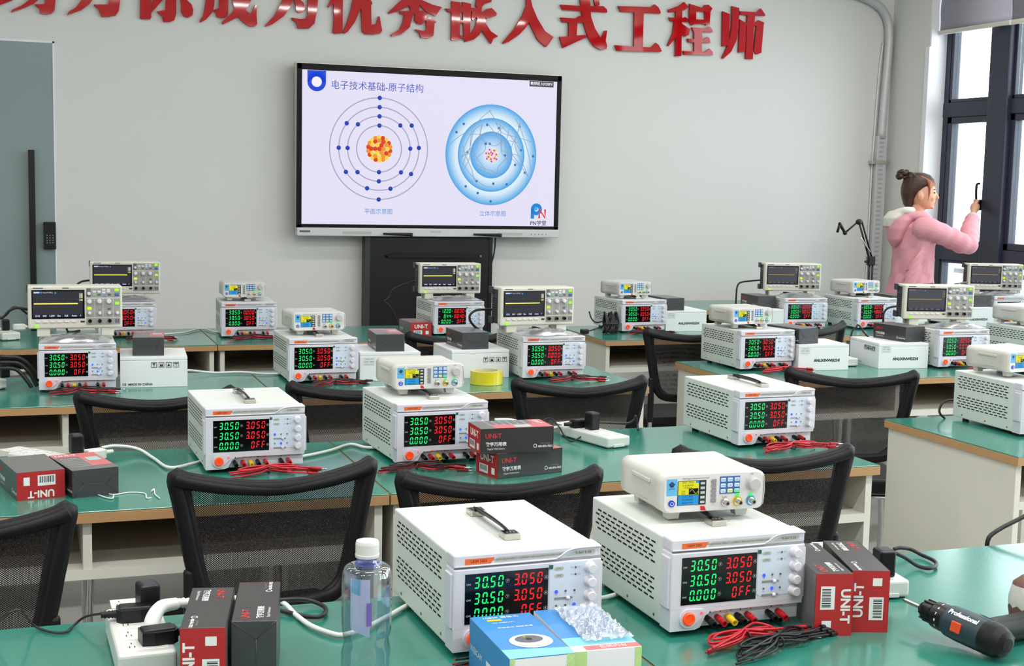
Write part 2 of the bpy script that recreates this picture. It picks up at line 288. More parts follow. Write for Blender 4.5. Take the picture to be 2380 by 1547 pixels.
GLYPHS={
'zhu':[[(-0.100,2.428),(-0.067,2.442),(-0.005,2.471),(-0.002,2.620),(-0.040,2.617),(-0.052,2.483),(-0.110,2.444)],[(-0.013,2.403),(0.052,2.430),(0.105,2.458),(0.130,2.480),(0.140,2.540),(0.147,2.645),(0.099,2.642),(0.092,2.507),(0.081,2.476),(0.043,2.444),(-0.010,2.416)],[(0.168,2.482),(0.163,2.459),(0.112,2.456),(0.115,2.449),(0.134,2.435),(0.141,2.405),(0.167,2.402),(0.201,2.409),(0.218,2.430),(0.224,2.486),(0.228,2.601),(0.026,2.587),(0.026,2.567),(0.175,2.577)],],
'li':[[(0.284,2.406),(0.314,2.418),(0.363,2.439),(0.408,2.477),(0.423,2.498),(0.443,2.561),(0.454,2.667),(0.400,2.663),(0.394,2.547),(0.364,2.495),(0.334,2.452),(0.294,2.425)],[(0.515,2.504),(0.509,2.479),(0.432,2.474),(0.435,2.466),(0.457,2.450),(0.467,2.423),(0.474,2.408),(0.511,2.410),(0.551,2.420),(0.569,2.447),(0.577,2.508),(0.583,2.626),(0.311,2.607),(0.311,2.587),(0.523,2.601)],],
'ni':[[(0.691,2.608),(0.687,2.413),(0.692,2.409),(0.743,2.411),(0.751,2.422),(0.750,2.612)],[(0.759,2.520),(0.754,2.484),(0.751,2.448),(0.784,2.486),(0.815,2.524),(0.821,2.555),(0.775,2.552)],[(0.839,2.618),(0.830,2.468),(0.784,2.457),(0.787,2.450),(0.810,2.433),(0.820,2.400),(0.855,2.401),(0.881,2.414),(0.892,2.451),(0.893,2.622)],[(0.913,2.551),(0.920,2.500),(0.920,2.463),(0.933,2.441),(0.959,2.432),(0.985,2.449),(0.990,2.478),(0.980,2.509),(0.954,2.533),(0.939,2.552)],[(0.765,2.613),(0.765,2.638),(0.970,2.648),(0.986,2.623)],[(0.653,2.564),(0.699,2.670),(0.745,2.673),(0.714,2.609),(0.683,2.556)],],
'cheng':[[(1.063,2.540),(1.055,2.498),(1.047,2.450),(1.026,2.418),(1.029,2.408),(1.063,2.428),(1.094,2.464),(1.105,2.485),(1.110,2.512),(1.113,2.543),(1.116,2.642),(1.066,2.639)],[(1.139,2.576),(1.139,2.500),(1.105,2.483),(1.120,2.470),(1.126,2.445),(1.157,2.441),(1.184,2.453),(1.192,2.470),(1.194,2.580)],[(1.210,2.602),(1.215,2.550),(1.229,2.498),(1.210,2.471),(1.157,2.420),(1.160,2.405),(1.221,2.437),(1.250,2.455),(1.279,2.425),(1.316,2.403),(1.349,2.405),(1.362,2.419),(1.359,2.469),(1.359,2.527),(1.354,2.530),(1.340,2.505),(1.322,2.475),(1.295,2.497),(1.311,2.524),(1.327,2.557),(1.332,2.589),(1.274,2.574),(1.258,2.709),(1.205,2.706)],[(1.069,2.639),(1.068,2.618),(1.354,2.632),(1.354,2.658)],],
'wei':[[(1.513,2.569),(1.494,2.525),(1.461,2.470),(1.413,2.417),(1.416,2.407),(1.456,2.425),(1.521,2.474),(1.559,2.529),(1.575,2.573),(1.580,2.722),(1.520,2.717)],[(1.580,2.584),(1.591,2.542),(1.594,2.513),(1.608,2.500),(1.630,2.504),(1.649,2.527),(1.641,2.561),(1.608,2.586)],[(1.665,2.579),(1.666,2.493),(1.655,2.469),(1.619,2.464),(1.570,2.469),(1.573,2.458),(1.597,2.441),(1.608,2.407),(1.674,2.411),(1.707,2.442),(1.721,2.518),(1.728,2.583),(1.728,2.663),(1.429,2.643),(1.434,2.622),(1.665,2.637)],[(1.439,2.701),(1.482,2.704),(1.488,2.668),(1.461,2.666)],],
'you':[[(1.806,2.588),(1.787,2.549),(1.795,2.543),(1.823,2.567),(1.826,2.482),(1.821,2.398),(1.830,2.390),(1.880,2.396),(1.881,2.646),(1.899,2.723),(1.855,2.720),(1.828,2.632)],[(1.943,2.597),(1.929,2.531),(1.907,2.460),(1.885,2.402),(1.894,2.394),(1.913,2.406),(1.958,2.468),(1.985,2.535),(1.995,2.551),(2.000,2.719),(1.944,2.715)],[(1.995,2.551),(2.001,2.416),(2.021,2.398),(2.077,2.399),(2.117,2.407),(2.128,2.424),(2.122,2.450),(2.110,2.510),(2.105,2.509),(2.091,2.465),(2.060,2.455),(2.056,2.571),(2.064,2.583),(2.058,2.599),(2.024,2.618),(1.996,2.616)],[(1.900,2.642),(1.900,2.615),(2.126,2.630),(2.120,2.657)],[(2.051,2.717),(2.097,2.709),(2.103,2.677),(2.074,2.670)],],
'xiu':[[(2.247,2.616),(2.167,2.538),(2.170,2.529),(2.235,2.550),(2.277,2.573),(2.299,2.586),(2.307,2.552),(2.362,2.556),(2.364,2.601),(2.367,2.624),(2.365,2.732),(2.302,2.728),(2.300,2.642)],[(2.364,2.624),(2.367,2.590),(2.410,2.553),(2.468,2.533),(2.507,2.590),(2.446,2.601),(2.379,2.625)],[(2.238,2.549),(2.242,2.531),(2.266,2.529),(2.260,2.486),(2.237,2.439),(2.184,2.402),(2.187,2.394),(2.249,2.409),(2.303,2.455),(2.323,2.533),(2.338,2.537),(2.332,2.502),(2.351,2.480),(2.381,2.476),(2.406,2.504),(2.410,2.455),(2.400,2.437),(2.339,2.445),(2.342,2.437),(2.367,2.421),(2.376,2.396),(2.419,2.395),(2.455,2.412),(2.460,2.458),(2.461,2.487),(2.475,2.496),(2.447,2.515),(2.429,2.522),(2.406,2.512),(2.418,2.542),(2.386,2.561)],[(2.192,2.664),(2.199,2.636),(2.482,2.649),(2.475,2.677)],[(2.240,2.695),(2.264,2.680),(2.408,2.718),(2.389,2.734)],],
'qian':[[(2.571,2.630),(2.629,2.627),(2.627,2.398),(2.578,2.390),(2.572,2.398)],[(2.641,2.631),(2.700,2.622),(2.695,2.425),(2.664,2.389),(2.655,2.411)],[(2.531,2.583),(2.550,2.563),(2.575,2.563),(2.574,2.583)],[(2.620,2.603),(2.651,2.605),(2.652,2.567),(2.621,2.566)],[(2.622,2.517),(2.653,2.518),(2.653,2.501),(2.622,2.499)],[(2.623,2.430),(2.658,2.414),(2.655,2.403),(2.624,2.414)],[(2.698,2.599),(2.729,2.598),(2.723,2.578),(2.698,2.576)],[(2.734,2.648),(2.728,2.613),(2.741,2.602),(2.707,2.582),(2.702,2.530),(2.712,2.522),(2.736,2.544),(2.742,2.532),(2.725,2.479),(2.695,2.431),(2.658,2.400),(2.664,2.386),(2.720,2.403),(2.757,2.434),(2.772,2.464),(2.807,2.420),(2.836,2.383),(2.851,2.416),(2.882,2.433),(2.831,2.462),(2.799,2.507),(2.792,2.547),(2.805,2.536),(2.867,2.560),(2.870,2.575),(2.835,2.605),(2.804,2.597),(2.767,2.569),(2.772,2.610),(2.797,2.634),(2.789,2.686),(2.739,2.683)],[(2.790,2.628),(2.834,2.643),(2.833,2.735),(2.788,2.732)],[(2.543,2.641),(2.586,2.644),(2.584,2.718),(2.541,2.716)],[(2.542,2.687),(2.542,2.664),(2.834,2.683),(2.834,2.706)],[(2.665,2.678),(2.721,2.682),(2.719,2.762),(2.664,2.758)],],
'ru':[[(3.067,2.669),(3.068,2.634),(3.044,2.574),(2.989,2.483),(2.915,2.396),(2.921,2.388),(2.959,2.405),(3.022,2.449),(3.065,2.493),(3.090,2.530),(3.110,2.496),(3.150,2.427),(3.210,2.383),(3.216,2.389),(3.260,2.448),(3.200,2.483),(3.147,2.557),(3.110,2.631),(3.099,2.671),(3.095,2.724),(3.066,2.739),(3.015,2.736),(3.021,2.719),(3.060,2.710)],],
'shi':[[(3.302,2.655),(3.319,2.623),(3.629,2.626),(3.627,2.646),(3.601,2.665),(3.430,2.656)],[(3.530,2.723),(3.541,2.670),(3.555,2.656),(3.574,2.672),(3.570,2.708),(3.553,2.730)],[(3.435,2.729),(3.438,2.693),(3.450,2.617),(3.466,2.546),(3.501,2.458),(3.543,2.407),(3.590,2.385),(3.630,2.393),(3.636,2.412),(3.625,2.447),(3.633,2.511),(3.619,2.510),(3.594,2.464),(3.588,2.463),(3.546,2.521),(3.517,2.591),(3.507,2.698),(3.506,2.733)],[(3.304,2.575),(3.318,2.546),(3.466,2.552),(3.465,2.582),(3.438,2.595),(3.409,2.575)],[(3.361,2.552),(3.363,2.458),(3.419,2.461),(3.423,2.555)],[(3.301,2.453),(3.326,2.383),(3.397,2.417),(3.491,2.461),(3.488,2.476),(3.363,2.460)],],
'gong':[[(3.708,2.672),(3.726,2.637),(4.011,2.642),(4.014,2.654),(3.995,2.684),(3.967,2.700),(3.941,2.680)],[(3.823,2.646),(3.828,2.413),(3.892,2.416),(3.891,2.647)],[(3.693,2.421),(3.707,2.385),(4.023,2.394),(4.031,2.402),(4.008,2.438),(3.987,2.452),(3.954,2.420),(3.824,2.419)],],
'chengb':[[(4.071,2.673),(4.075,2.655),(4.186,2.674),(4.216,2.698),(4.183,2.729),(4.150,2.703)],[(4.123,2.673),(4.134,2.383),(4.128,2.373),(4.176,2.376),(4.171,2.680)],[(4.077,2.622),(4.088,2.598),(4.220,2.600),(4.215,2.621),(4.194,2.632),(4.174,2.622)],[(4.118,2.615),(4.108,2.523),(4.073,2.441),(4.080,2.435),(4.130,2.493),(4.133,2.598)],[(4.172,2.588),(4.232,2.554),(4.227,2.517),(4.199,2.505),(4.174,2.514)],[(4.225,2.720),(4.275,2.698),(4.276,2.594),(4.245,2.580),(4.227,2.600)],[(4.226,2.718),(4.324,2.698),(4.338,2.718),(4.365,2.722),(4.395,2.700),(4.381,2.677),(4.378,2.597),(4.350,2.586),(4.339,2.675),(4.273,2.674)],[(4.243,2.620),(4.377,2.623),(4.378,2.595),(4.245,2.591)],[(4.246,2.567),(4.261,2.538),(4.405,2.546),(4.397,2.564),(4.378,2.581),(4.351,2.566)],[(4.264,2.541),(4.270,2.405),(4.326,2.408),(4.324,2.544)],[(4.217,2.492),(4.229,2.468),(4.390,2.474),(4.382,2.501),(4.367,2.513),(4.333,2.489)],[(4.189,2.410),(4.197,2.386),(4.411,2.394),(4.407,2.416),(4.385,2.436),(4.350,2.411)],],
'shib':[[(4.473,2.686),(4.527,2.671),(4.529,2.463),(4.480,2.457)],[(4.543,2.724),(4.597,2.715),(4.599,2.582),(4.588,2.506),(4.549,2.423),(4.490,2.373),(4.483,2.382),(4.525,2.472),(4.545,2.579)],[(4.601,2.694),(4.606,2.672),(4.797,2.675),(4.796,2.687),(4.762,2.723),(4.731,2.696)],[(4.663,2.678),(4.660,2.585),(4.662,2.382),(4.716,2.382),(4.714,2.588),(4.721,2.676)],[(4.604,2.641),(4.655,2.619),(4.656,2.429),(4.606,2.421),(4.606,2.582)],[(4.655,2.621),(4.727,2.627),(4.748,2.644),(4.792,2.631),(4.789,2.615),(4.781,2.467),(4.780,2.429),(4.748,2.416),(4.721,2.438),(4.724,2.464),(4.735,2.605),(4.659,2.601)],],
}
CABLES={
'w_b_left':[(0.205,3.814,0.775),(0.245,3.820,0.777),(0.301,3.820,0.766),(0.334,3.729,0.757),(0.362,3.596,0.757),(0.424,3.631,0.757),(0.494,3.702,0.757)],
'w_b_mid':[(0.659,3.638,0.757),(0.733,3.662,0.757),(0.817,3.722,0.757),(0.891,3.795,0.757),(0.923,3.741,0.757),(0.981,3.721,0.757)],
'w_b_right':[(1.339,3.820,0.807),(1.387,3.820,0.805),(1.424,3.820,0.794),(1.452,3.820,0.777),(1.500,3.820,0.774),(1.566,3.820,0.777)],
'w_c':[(0.588,5.310,0.772),(0.628,5.310,0.769),(0.710,5.310,0.759),(0.809,5.310,0.759),(0.885,5.263,0.757),(0.950,5.250,0.757)],
'w_d':[(0.629,6.682,0.757),(0.681,6.692,0.757),(0.757,6.737,0.757),(0.821,6.843,0.757),(0.865,6.876,0.757),(0.893,6.755,0.757),(0.939,6.709,0.757)],
'w_a':[(0.236,2.308,0.790),(0.269,2.347,0.785),(0.330,2.365,0.777),(0.391,2.365,0.777),(0.434,2.365,0.762),(0.446,2.310,0.757),(0.459,2.243,0.757),(0.484,2.192,0.757),(0.504,2.179,0.757),(0.547,2.204,0.757),(0.602,2.256,0.757),(0.651,2.305,0.757),(0.688,2.321,0.757)],
'w_a_mid':[(0.956,2.272,0.757),(1.001,2.248,0.757),(1.049,2.265,0.757),(1.082,2.279,0.757)],
'k_a_loop':[(0.421,2.365,0.767),(0.460,2.365,0.766),(0.487,2.365,0.760),(0.503,2.340,0.757),(0.501,2.310,0.757),(0.486,2.284,0.757),(0.464,2.290,0.757),(0.443,2.314,0.757),(0.424,2.337,0.757)],
'k_a_right':[(1.658,2.332,0.775),(1.675,2.308,0.780),(1.697,2.290,0.772),(1.718,2.271,0.757),(1.729,2.249,0.757),(1.755,2.261,0.757),(1.775,2.292,0.757),(1.778,2.339,0.757),(1.771,2.365,0.762),(1.743,2.365,0.768),(1.727,2.365,0.766)],
'k_a_thin':[(-0.052,2.359,0.754),(-0.038,2.335,0.780),(-0.024,2.309,0.800),(-0.007,2.321,0.800),(0.015,2.365,0.758),(0.041,2.336,0.754),(0.064,2.329,0.754),(0.078,2.360,0.754),(0.098,2.354,0.770),(0.130,2.300,0.790),(0.144,2.241,0.810)],
'k_b1':[(1.444,3.820,0.767),(1.476,3.820,0.761),(1.511,3.820,0.768),(1.535,3.820,0.774),(1.584,3.820,0.783),(1.606,3.803,0.790)],
'k_b2':[(1.457,3.820,0.776),(1.475,3.820,0.786),(1.507,3.820,0.804),(1.510,3.820,0.791),(1.468,3.751,0.754),(1.453,3.697,0.754),(1.502,3.809,0.760),(1.510,3.820,0.796),(1.520,3.820,0.804),(1.544,3.813,0.780),(1.543,3.763,0.760),(1.541,3.699,0.754),(1.584,3.709,0.770),(1.626,3.706,0.780),(1.633,3.717,0.800)],
'k_b3':[(1.642,3.745,0.800),(1.698,3.782,0.790),(1.773,3.820,0.778),(1.799,3.820,0.789),(1.804,3.820,0.801),(1.811,3.820,0.775),(1.808,3.806,0.757)],
'k_right':[(2.012,2.420,0.732),(2.014,2.420,0.751),(2.023,2.420,0.763),(2.051,2.420,0.777),(2.086,2.420,0.790),(2.120,2.420,0.803)],
'k_r3':[(2.952,3.800,0.752),(2.931,3.800,0.770),(2.929,3.800,0.788),(2.941,3.800,0.806),(2.965,3.800,0.814),(2.981,3.800,0.813)],
'scope_d3':[(1.948,6.800,1.004),(1.863,6.800,0.977),(1.810,6.800,0.951),(1.795,6.800,0.915),(1.768,6.800,0.893),(1.791,6.800,0.875),(1.819,6.800,0.831),(1.854,6.800,0.754)],
'tv_cord':[(2.872,8.250,1.162),(2.863,8.250,1.058),(2.836,8.250,0.961),(2.814,8.250,0.887),(2.811,8.250,0.782)],
'scope_c3':[(1.839,5.220,1.002),(1.802,5.220,1.001),(1.746,5.220,1.000),(1.717,5.220,0.983),(1.714,5.220,0.962),(1.729,5.220,0.939),(1.757,5.220,0.916)],
'scope_r1b':[(3.976,6.790,0.997),(3.885,6.790,0.990),(3.830,6.790,0.981),(3.812,6.790,0.954),(3.809,6.790,0.900),(3.806,6.790,0.847)],
'scope_r2b':[(3.855,5.280,0.995),(3.801,5.280,0.989),(3.753,5.280,0.980),(3.731,5.280,0.956),(3.729,5.280,0.909)],
'scope_r1d':[(5.306,6.620,1.005),(5.252,6.620,0.992),(5.191,6.620,0.985),(5.147,6.620,0.970)],
'scope_d1':[(0.323,6.900,1.000),(0.287,6.900,0.994),(0.263,6.900,0.977),(0.247,6.900,0.957)],
'scope_c1':[(0.029,5.200,1.023),(-0.006,5.200,1.029),(-0.033,5.200,1.019),(-0.058,5.200,0.994),(-0.094,5.200,0.984)],
'scope_c1b':[(0.029,5.250,1.001),(0.001,5.250,1.023),(-0.021,5.250,1.026),(-0.039,5.250,1.005),(-0.054,5.250,0.992),(-0.095,5.250,0.974)],
'k_r2a':[(3.575,5.270,0.896),(3.558,5.270,0.873),(3.556,5.270,0.837),(3.581,5.270,0.793)],
'k_r2b':[(3.533,5.200,0.895),(3.539,5.200,0.914),(3.555,5.200,0.904),(3.574,5.200,0.880),(3.603,5.200,0.856)],
'k_c_bunch1':[(-0.065,5.050,0.873),(-0.037,5.050,0.870),(-0.002,5.050,0.866),(0.033,5.050,0.838),(0.061,5.050,0.783)],
'k_c_bunch2':[(-0.066,5.030,0.855),(-0.038,5.030,0.854),(-0.002,5.030,0.849),(0.030,5.030,0.817),(0.055,5.030,0.768)],
'k_c_bunch3':[(-0.066,5.010,0.836),(-0.038,5.010,0.837),(-0.010,5.010,0.829),(0.015,5.010,0.801),(0.037,5.010,0.767)],
'tie1':[(0.174,3.408,0.752),(0.189,3.376,0.752),(0.204,3.339,0.752),(0.243,3.353,0.752),(0.277,3.334,0.752),(0.278,3.283,0.752),(0.289,3.285,0.752)],
'tie2':[(0.170,3.343,0.753),(0.188,3.306,0.753),(0.201,3.298,0.753),(0.206,3.339,0.753)],
'tie3':[(0.295,3.349,0.753),(0.303,3.371,0.753),(0.300,3.315,0.753),(0.307,3.271,0.753)],
'boom':[(5.180,7.900,1.229),(5.197,7.900,1.286),(5.241,7.900,1.226),(5.338,7.900,1.302),(5.359,7.900,1.300),(5.411,7.900,1.172),(5.460,7.900,1.038),(5.454,7.900,0.909),(5.461,7.900,0.791)],
}
# ---------------------------------------------------------------- bench power supply
SEG = {'0': 'abcdef', '1': 'bc', '2': 'abged', '3': 'abgcd', '4': 'fgbc', '5': 'afgcd', '6': 'afgedc', '7': 'abc', '8': 'abcdefg', '9': 'abcdfg', 'F': 'aefg', ' ': ''}
def seg7(mb, m, s, x, z, y, w=.0090, h=.0192, pitch=.0136, t=.0024):
    """seven-segment figures, slightly slanted; '.' lights the point after the figure before it"""
    i = -1
    for c in s:
        if c == '.':
            px = x + i * pitch + w + .0018; mb.rect(m, px - .0013, px + .0013, z, z + .0026, y); continue
        i += 1; X = x + i * pitch; g = t * .55
        R = {'a': (0, w, h - t, h), 'd': (0, w, 0, t), 'g': (0, w, h / 2 - t / 2, h / 2 + t / 2), 'f': (0, t, h / 2 + g, h - g * 1.6), 'e': (0, t, g * 1.6, h / 2 - g), 'b': (w - t, w, h / 2 + g, h - g * 1.6), 'c': (w - t, w, g * 1.6, h / 2 - g)}
        for k in SEG[c]:
            x0, x1, z0, z1 = R[k]
            if k in 'adg': x0 += g; x1 -= g
            sl = lambda zz: .10 * zz
            mb.add([(X + x0 + sl(z0), y, z + z0), (X + x1 + sl(z0), y, z + z0), (X + x1 + sl(z1), y, z + z1), (X + x0 + sl(z1), y, z + z1)], [(0, 1, 2, 3)], m)
_ro = {}
ROWZ = (.1140, .0878, .0618)
def readout(green, vals):
    k = (green, vals)
    if k not in _ro:
        mb = MB()
        for s, z in zip(vals, ROWZ): seg7(mb, G7 if green else R7, s, -.0955 if green else -.0270, z, -.0062)
        _ro[k] = mb.mesh('voltage_readout' if green else 'current_readout')
    return _ro[k]
V0 = ('30.50', '30.50', '0.000'); A0 = ('3.050', '3.050', ' 0FF')
LEDX = (.0494, .066, .082); LEDZ = (.0964, .0723)
_led = {}
def ledmesh(i, r):
    if (i, r) not in _led:
        mb = MB(); mb.ball(BLUEL, (LEDX[i], -.006, LEDZ[r]), (.0032, .0025, .0032), 10); _led[(i, r)] = mb.mesh('indicator_light')
    return _led[(i, r)]
def make_psu():
    t = thing('power_supply', '', 'power supply', group='bench power supplies')
    c = MB(); c.box(WHITE, -.1285, .1285, .02, .342, .011, .168, .003)
    for sd in (-1, 1):
        for g, zt in enumerate((.148, .083)):
            for r in range(5):
                z = zt - r * .0088
                for k in range(11):
                    y = .062 + k * .0235 + (r % 2) * .009
                    x = sd * .1288; q = [(x, y, z), (x, y + .0165, z), (x, y + .0165, z + .0034), (x, y, z + .0034)]
                    c.add(q if sd > 0 else q[::-1], [(0, 1, 2, 3)], SLOT)
        for y in (.06, .17, .29): c.cyl(GREYD, (sd * .1284, y, .022), (sd * .1292, y, .022), .003, n=8)
    c.build('case', t)
    f = MB()
    f.box(BEZEL, -.13, .13, -.003, .034, .1495, .1707, .003); f.box(BEZEL, -.1305, .1305, -.005, .034, .046, .1475, .0025)
    f.box(BEZEL, -.129, .129, -.001, .03, .14, .152); f.box(BEZEL, -.1275, .1275, .007, .034, .011, .05, .002)
    f.prism(BEZEL, [(-.1295, .0105), (-.082, .0105), (-.072, .014), (-.062, .034), (-.055, .0385), (-.03, .041), (.128, .041), (.128, .048), (-.1295, .048)], -.034, .005, FR)
    f.box(BEZEL, -.1345, -.13, -.002, .028, .05, .140, .0015); f.box(BEZEL, .13, .1345, -.002, .028, .05, .140, .0015)
    # print on the top band: orange tag, grey band that sweeps down, rating field
    f.prism(ORANGE, [(-.1105, .1535), (-.066, .1535), (-.0595, .1632), (-.1105, .1632)], .003, .0034, FR); f.ftext(INK, 'UDM 3303', .0062, -.087, -.0037, .1583)
    f.prism(GREYP, [(-.06, .1545), (-.054, .1632), (.062, .1632), (.070, .1625), (.058, .1565), (.045, .1545)], .003, .0033, FR)
    f.ftext(GREYD, 'ADJUSTABLE DIRECT CURRENT REGULATED POWER SUPPLY', .0046, .0005, -.0036, .1588)
    f.prism(GREYP, [(.066, .1545), (.118, .1545), (.118, .1632), (.083, .1632)], .003, .0033, FR); f.ftext(INK, '0-36V 0-3A', .0062, .098, -.0036, .1588)
    f.tube(BEZEL, [(-.129, -.004, .1515), (.03, -.004, .1515), (.052, -.004, .154), (.07, -.004, .164), (.09, -.004, .1672), (.129, -.004, .1672)], .0016, 6, 5)
    f.tube(DIM, [(-.129, -.0028, .1485), (.129, -.0028, .1485)], .0009, 4)
    f.prism(PANELB, [(.037, .064), (.041, .06), (.114, .06), (.118, .064), (.118, .141), (.114, .145), (.041, .145), (.037, .141)], .005, .0056, FR)
    f.rect(mat('sticker_green', '#23584c', .5), .0355, .0425, .1355, .1425, -.0062)
    for z in (.1355, .1235):
        f.prism(GREYP, [(.047, z - .003), (.060, z - .003), (.0625, z), (.060, z + .003), (.047, z + .003), (.0445, z)], .0056, .006, FR); f.ftext(GREYD, 'CH1' if z > .13 else 'CH2', .004, .0535, -.0063, z)
        f.disc(GREYD, .002, T(.083, -.0062, z) @ FR, 10); f.ftext(DIM, 'CV', .0038, .0765, -.0062, z); f.ftext(DIM, 'CC', .0038, .0895, -.0062, z)
    for r, z in enumerate(LEDZ):
        for x in LEDX: f.disc(GREYD, .0021, T(x, -.0061, z) @ FR, 10); f.ftext(DIM, '5V', .0032, x, -.0061, z - .0048)
        f.prism(GREYD, [(.046, z - .0135), (.078, z - .0135), (.0795, z - .0118), (.078, z - .010), (.046, z - .010)], .0056, .0062, FR, DIM)
    for x, m in zip((-.0535, -.0335, -.0135, .0055, .0255, .0665, .0865), 'krykrkr'): f.disc(INK if m == 'k' else RED, .0017, T(x, -.0055, .0395) @ FR, 8)
    for x in (-.0435, -.0135, .0155, .0765): f.ftext(GREYD, '+CH1-' if x < 0 else '+CH2-', .0036, x, -.0056, .0395)
    ring = [(-.0962 + .0165 * math.cos(a), .032 + .0165 * math.sin(a)) for a in [math.radians(k) for k in range(75, 330, 15)]] + [(-.0715 + .0065 * math.cos(a), .0405 + .0065 * math.sin(a)) for a in [math.radians(k) for k in range(-60, 91, 25)]]
    f.prism(BEZEL, ring, .004, .0085, FR)
    f.build('front_panel', t)
    d = MB(); d.box(DISP, -.1105, .0345, -.0056, .01, .0555, .1385)
    for z, n in zip(ROWZ, (1, 2, 3)):
        d.ftext(INKW, 'CH%d' % n, .0042, -.1043, -.0059, z + .0075)
        for x, s in ((-.0372, 'V'), (.0305, 'A')): d.disc(DIM, .0035, T(x, -.0058, z + .009) @ FR, 14, .0029); d.ftext(INKW, s, .0045, x, -.0059, z + .009)
    do = d.build('display', t)
    for g in (True, False):
        o = bpy.data.objects.new('voltage_readout' if g else 'current_readout', readout(g, V0 if g else A0)); col.objects.link(o); o.parent = do
        o['label'] = 'glowing green voltage figures' if g else 'glowing red current figures'
    kb = MB(); kb.lathe(KNOB, [(0, 0), (.0102, 0), (.0102, .002), (.0088, .004), (.0082, .014), (.007, .0155), (0, .0155)], T(0, -.005, 0) @ FR, 20); km = kb.mesh('knob')
    for z in (.134, .1105, .087, .0655):
        o = bpy.data.objects.new('knob', km); col.objects.link(o); o.parent = t; o.location = (.1085, 0, z)
    sb = MB(); sb.ball(KNOB, (.070, -.0075, 0), .0036, 12); sm = sb.mesh('slider_knob')
    for z in (.0846, .0605):
        o = bpy.data.objects.new('slider_knob', sm); col.objects.link(o); o.parent = t; o.location = (0, 0, z)
    for r, i in ((0, 0), (1, 1)):
        o = bpy.data.objects.new('indicator_light', ledmesh(i, r)); col.objects.link(o); o.parent = t; o['label'] = 'lit blue indicator'; o['row'] = r
    b = MB(); b.lathe(ORANGEB, [(0, 0), (.0115, 0), (.0115, .003), (.0095, .0052), (.006, .0045), (0, .0042)], T(-.0962, -.0085, .032) @ FR, 24); b.build('power_button', t)['label'] = 'round orange power button'
    b = MB(); b.ball(PINKL, (-.0715, -.009, .0405), .003, 10); b.build('power_light', t)
    for x, m in zip((-.0535, -.0335, -.0135, .0055, .0255, .0665, .0865), (BLACK, RED, YEL, BLACK, RED, BLACK, RED)):
        p = MB(); X = T(x, .007, .026) @ Rx(math.radians(8)) @ FR
        p.lathe(m, [(0, 0), (.0052, 0), (.0052, .006), (.0062, .007), (.0062, .018), (.0056, .0185), (.0056, .030), (.0034, .030), (.0034, .024), (0, .024)], X, 12); p.build('binding_post', t)
    s = MB(); s.tube(BLACK, [(0, .09, .177), (0, .12, .1798), (0, .17, .1808), (0, .22, .1798), (0, .25, .177)], .003, 8, 6, flat=3.6)
    hs = s.build('handle', t); hs['label'] = 'black strap between two steel end caps'
    for y in (.085, .255):
        s = MB(); s.box(STEEL, -.0145, .0145, y - .016, y + .016, .168, .1785, .0015)
        s.add([(-.012, y - .010, .1787), (.012, y - .010, .1787), (.012, y + .010, .1787), (-.012, y + .010, .1787)], [(0, 1, 2, 3)], DISP)
        for k in (-1, 0, 1): s.cyl(CHROME, (k * .006, y, .1785), (k * .006, y, .1797), .0024, n=8)
        s.build('end_cap', hs)
    for x in (-.105, .105):
        for y in (.04, .30):
            q = MB(); q.cyl(BLACK, (x, y, 0), (x, y, .0115), .011, n=14); q.build('foot', t)
    return t
def psu(label, x, y, a, volts=V0, amps=A0, leds=(0, 1)):
    o = place('psu', make_psu, label, (x, y, .75), a, 'bench power supplies')
    for ch in o.children_recursive:
        n = ch.name.split('.')[0]
        if n == 'voltage_readout': ch.data = readout(True, volts)
        elif n == 'current_readout': ch.data = readout(False, amps)
        elif n == 'indicator_light': ch.data = ledmesh(leds[ch['row']], ch['row'])
    return o
PT = .9207
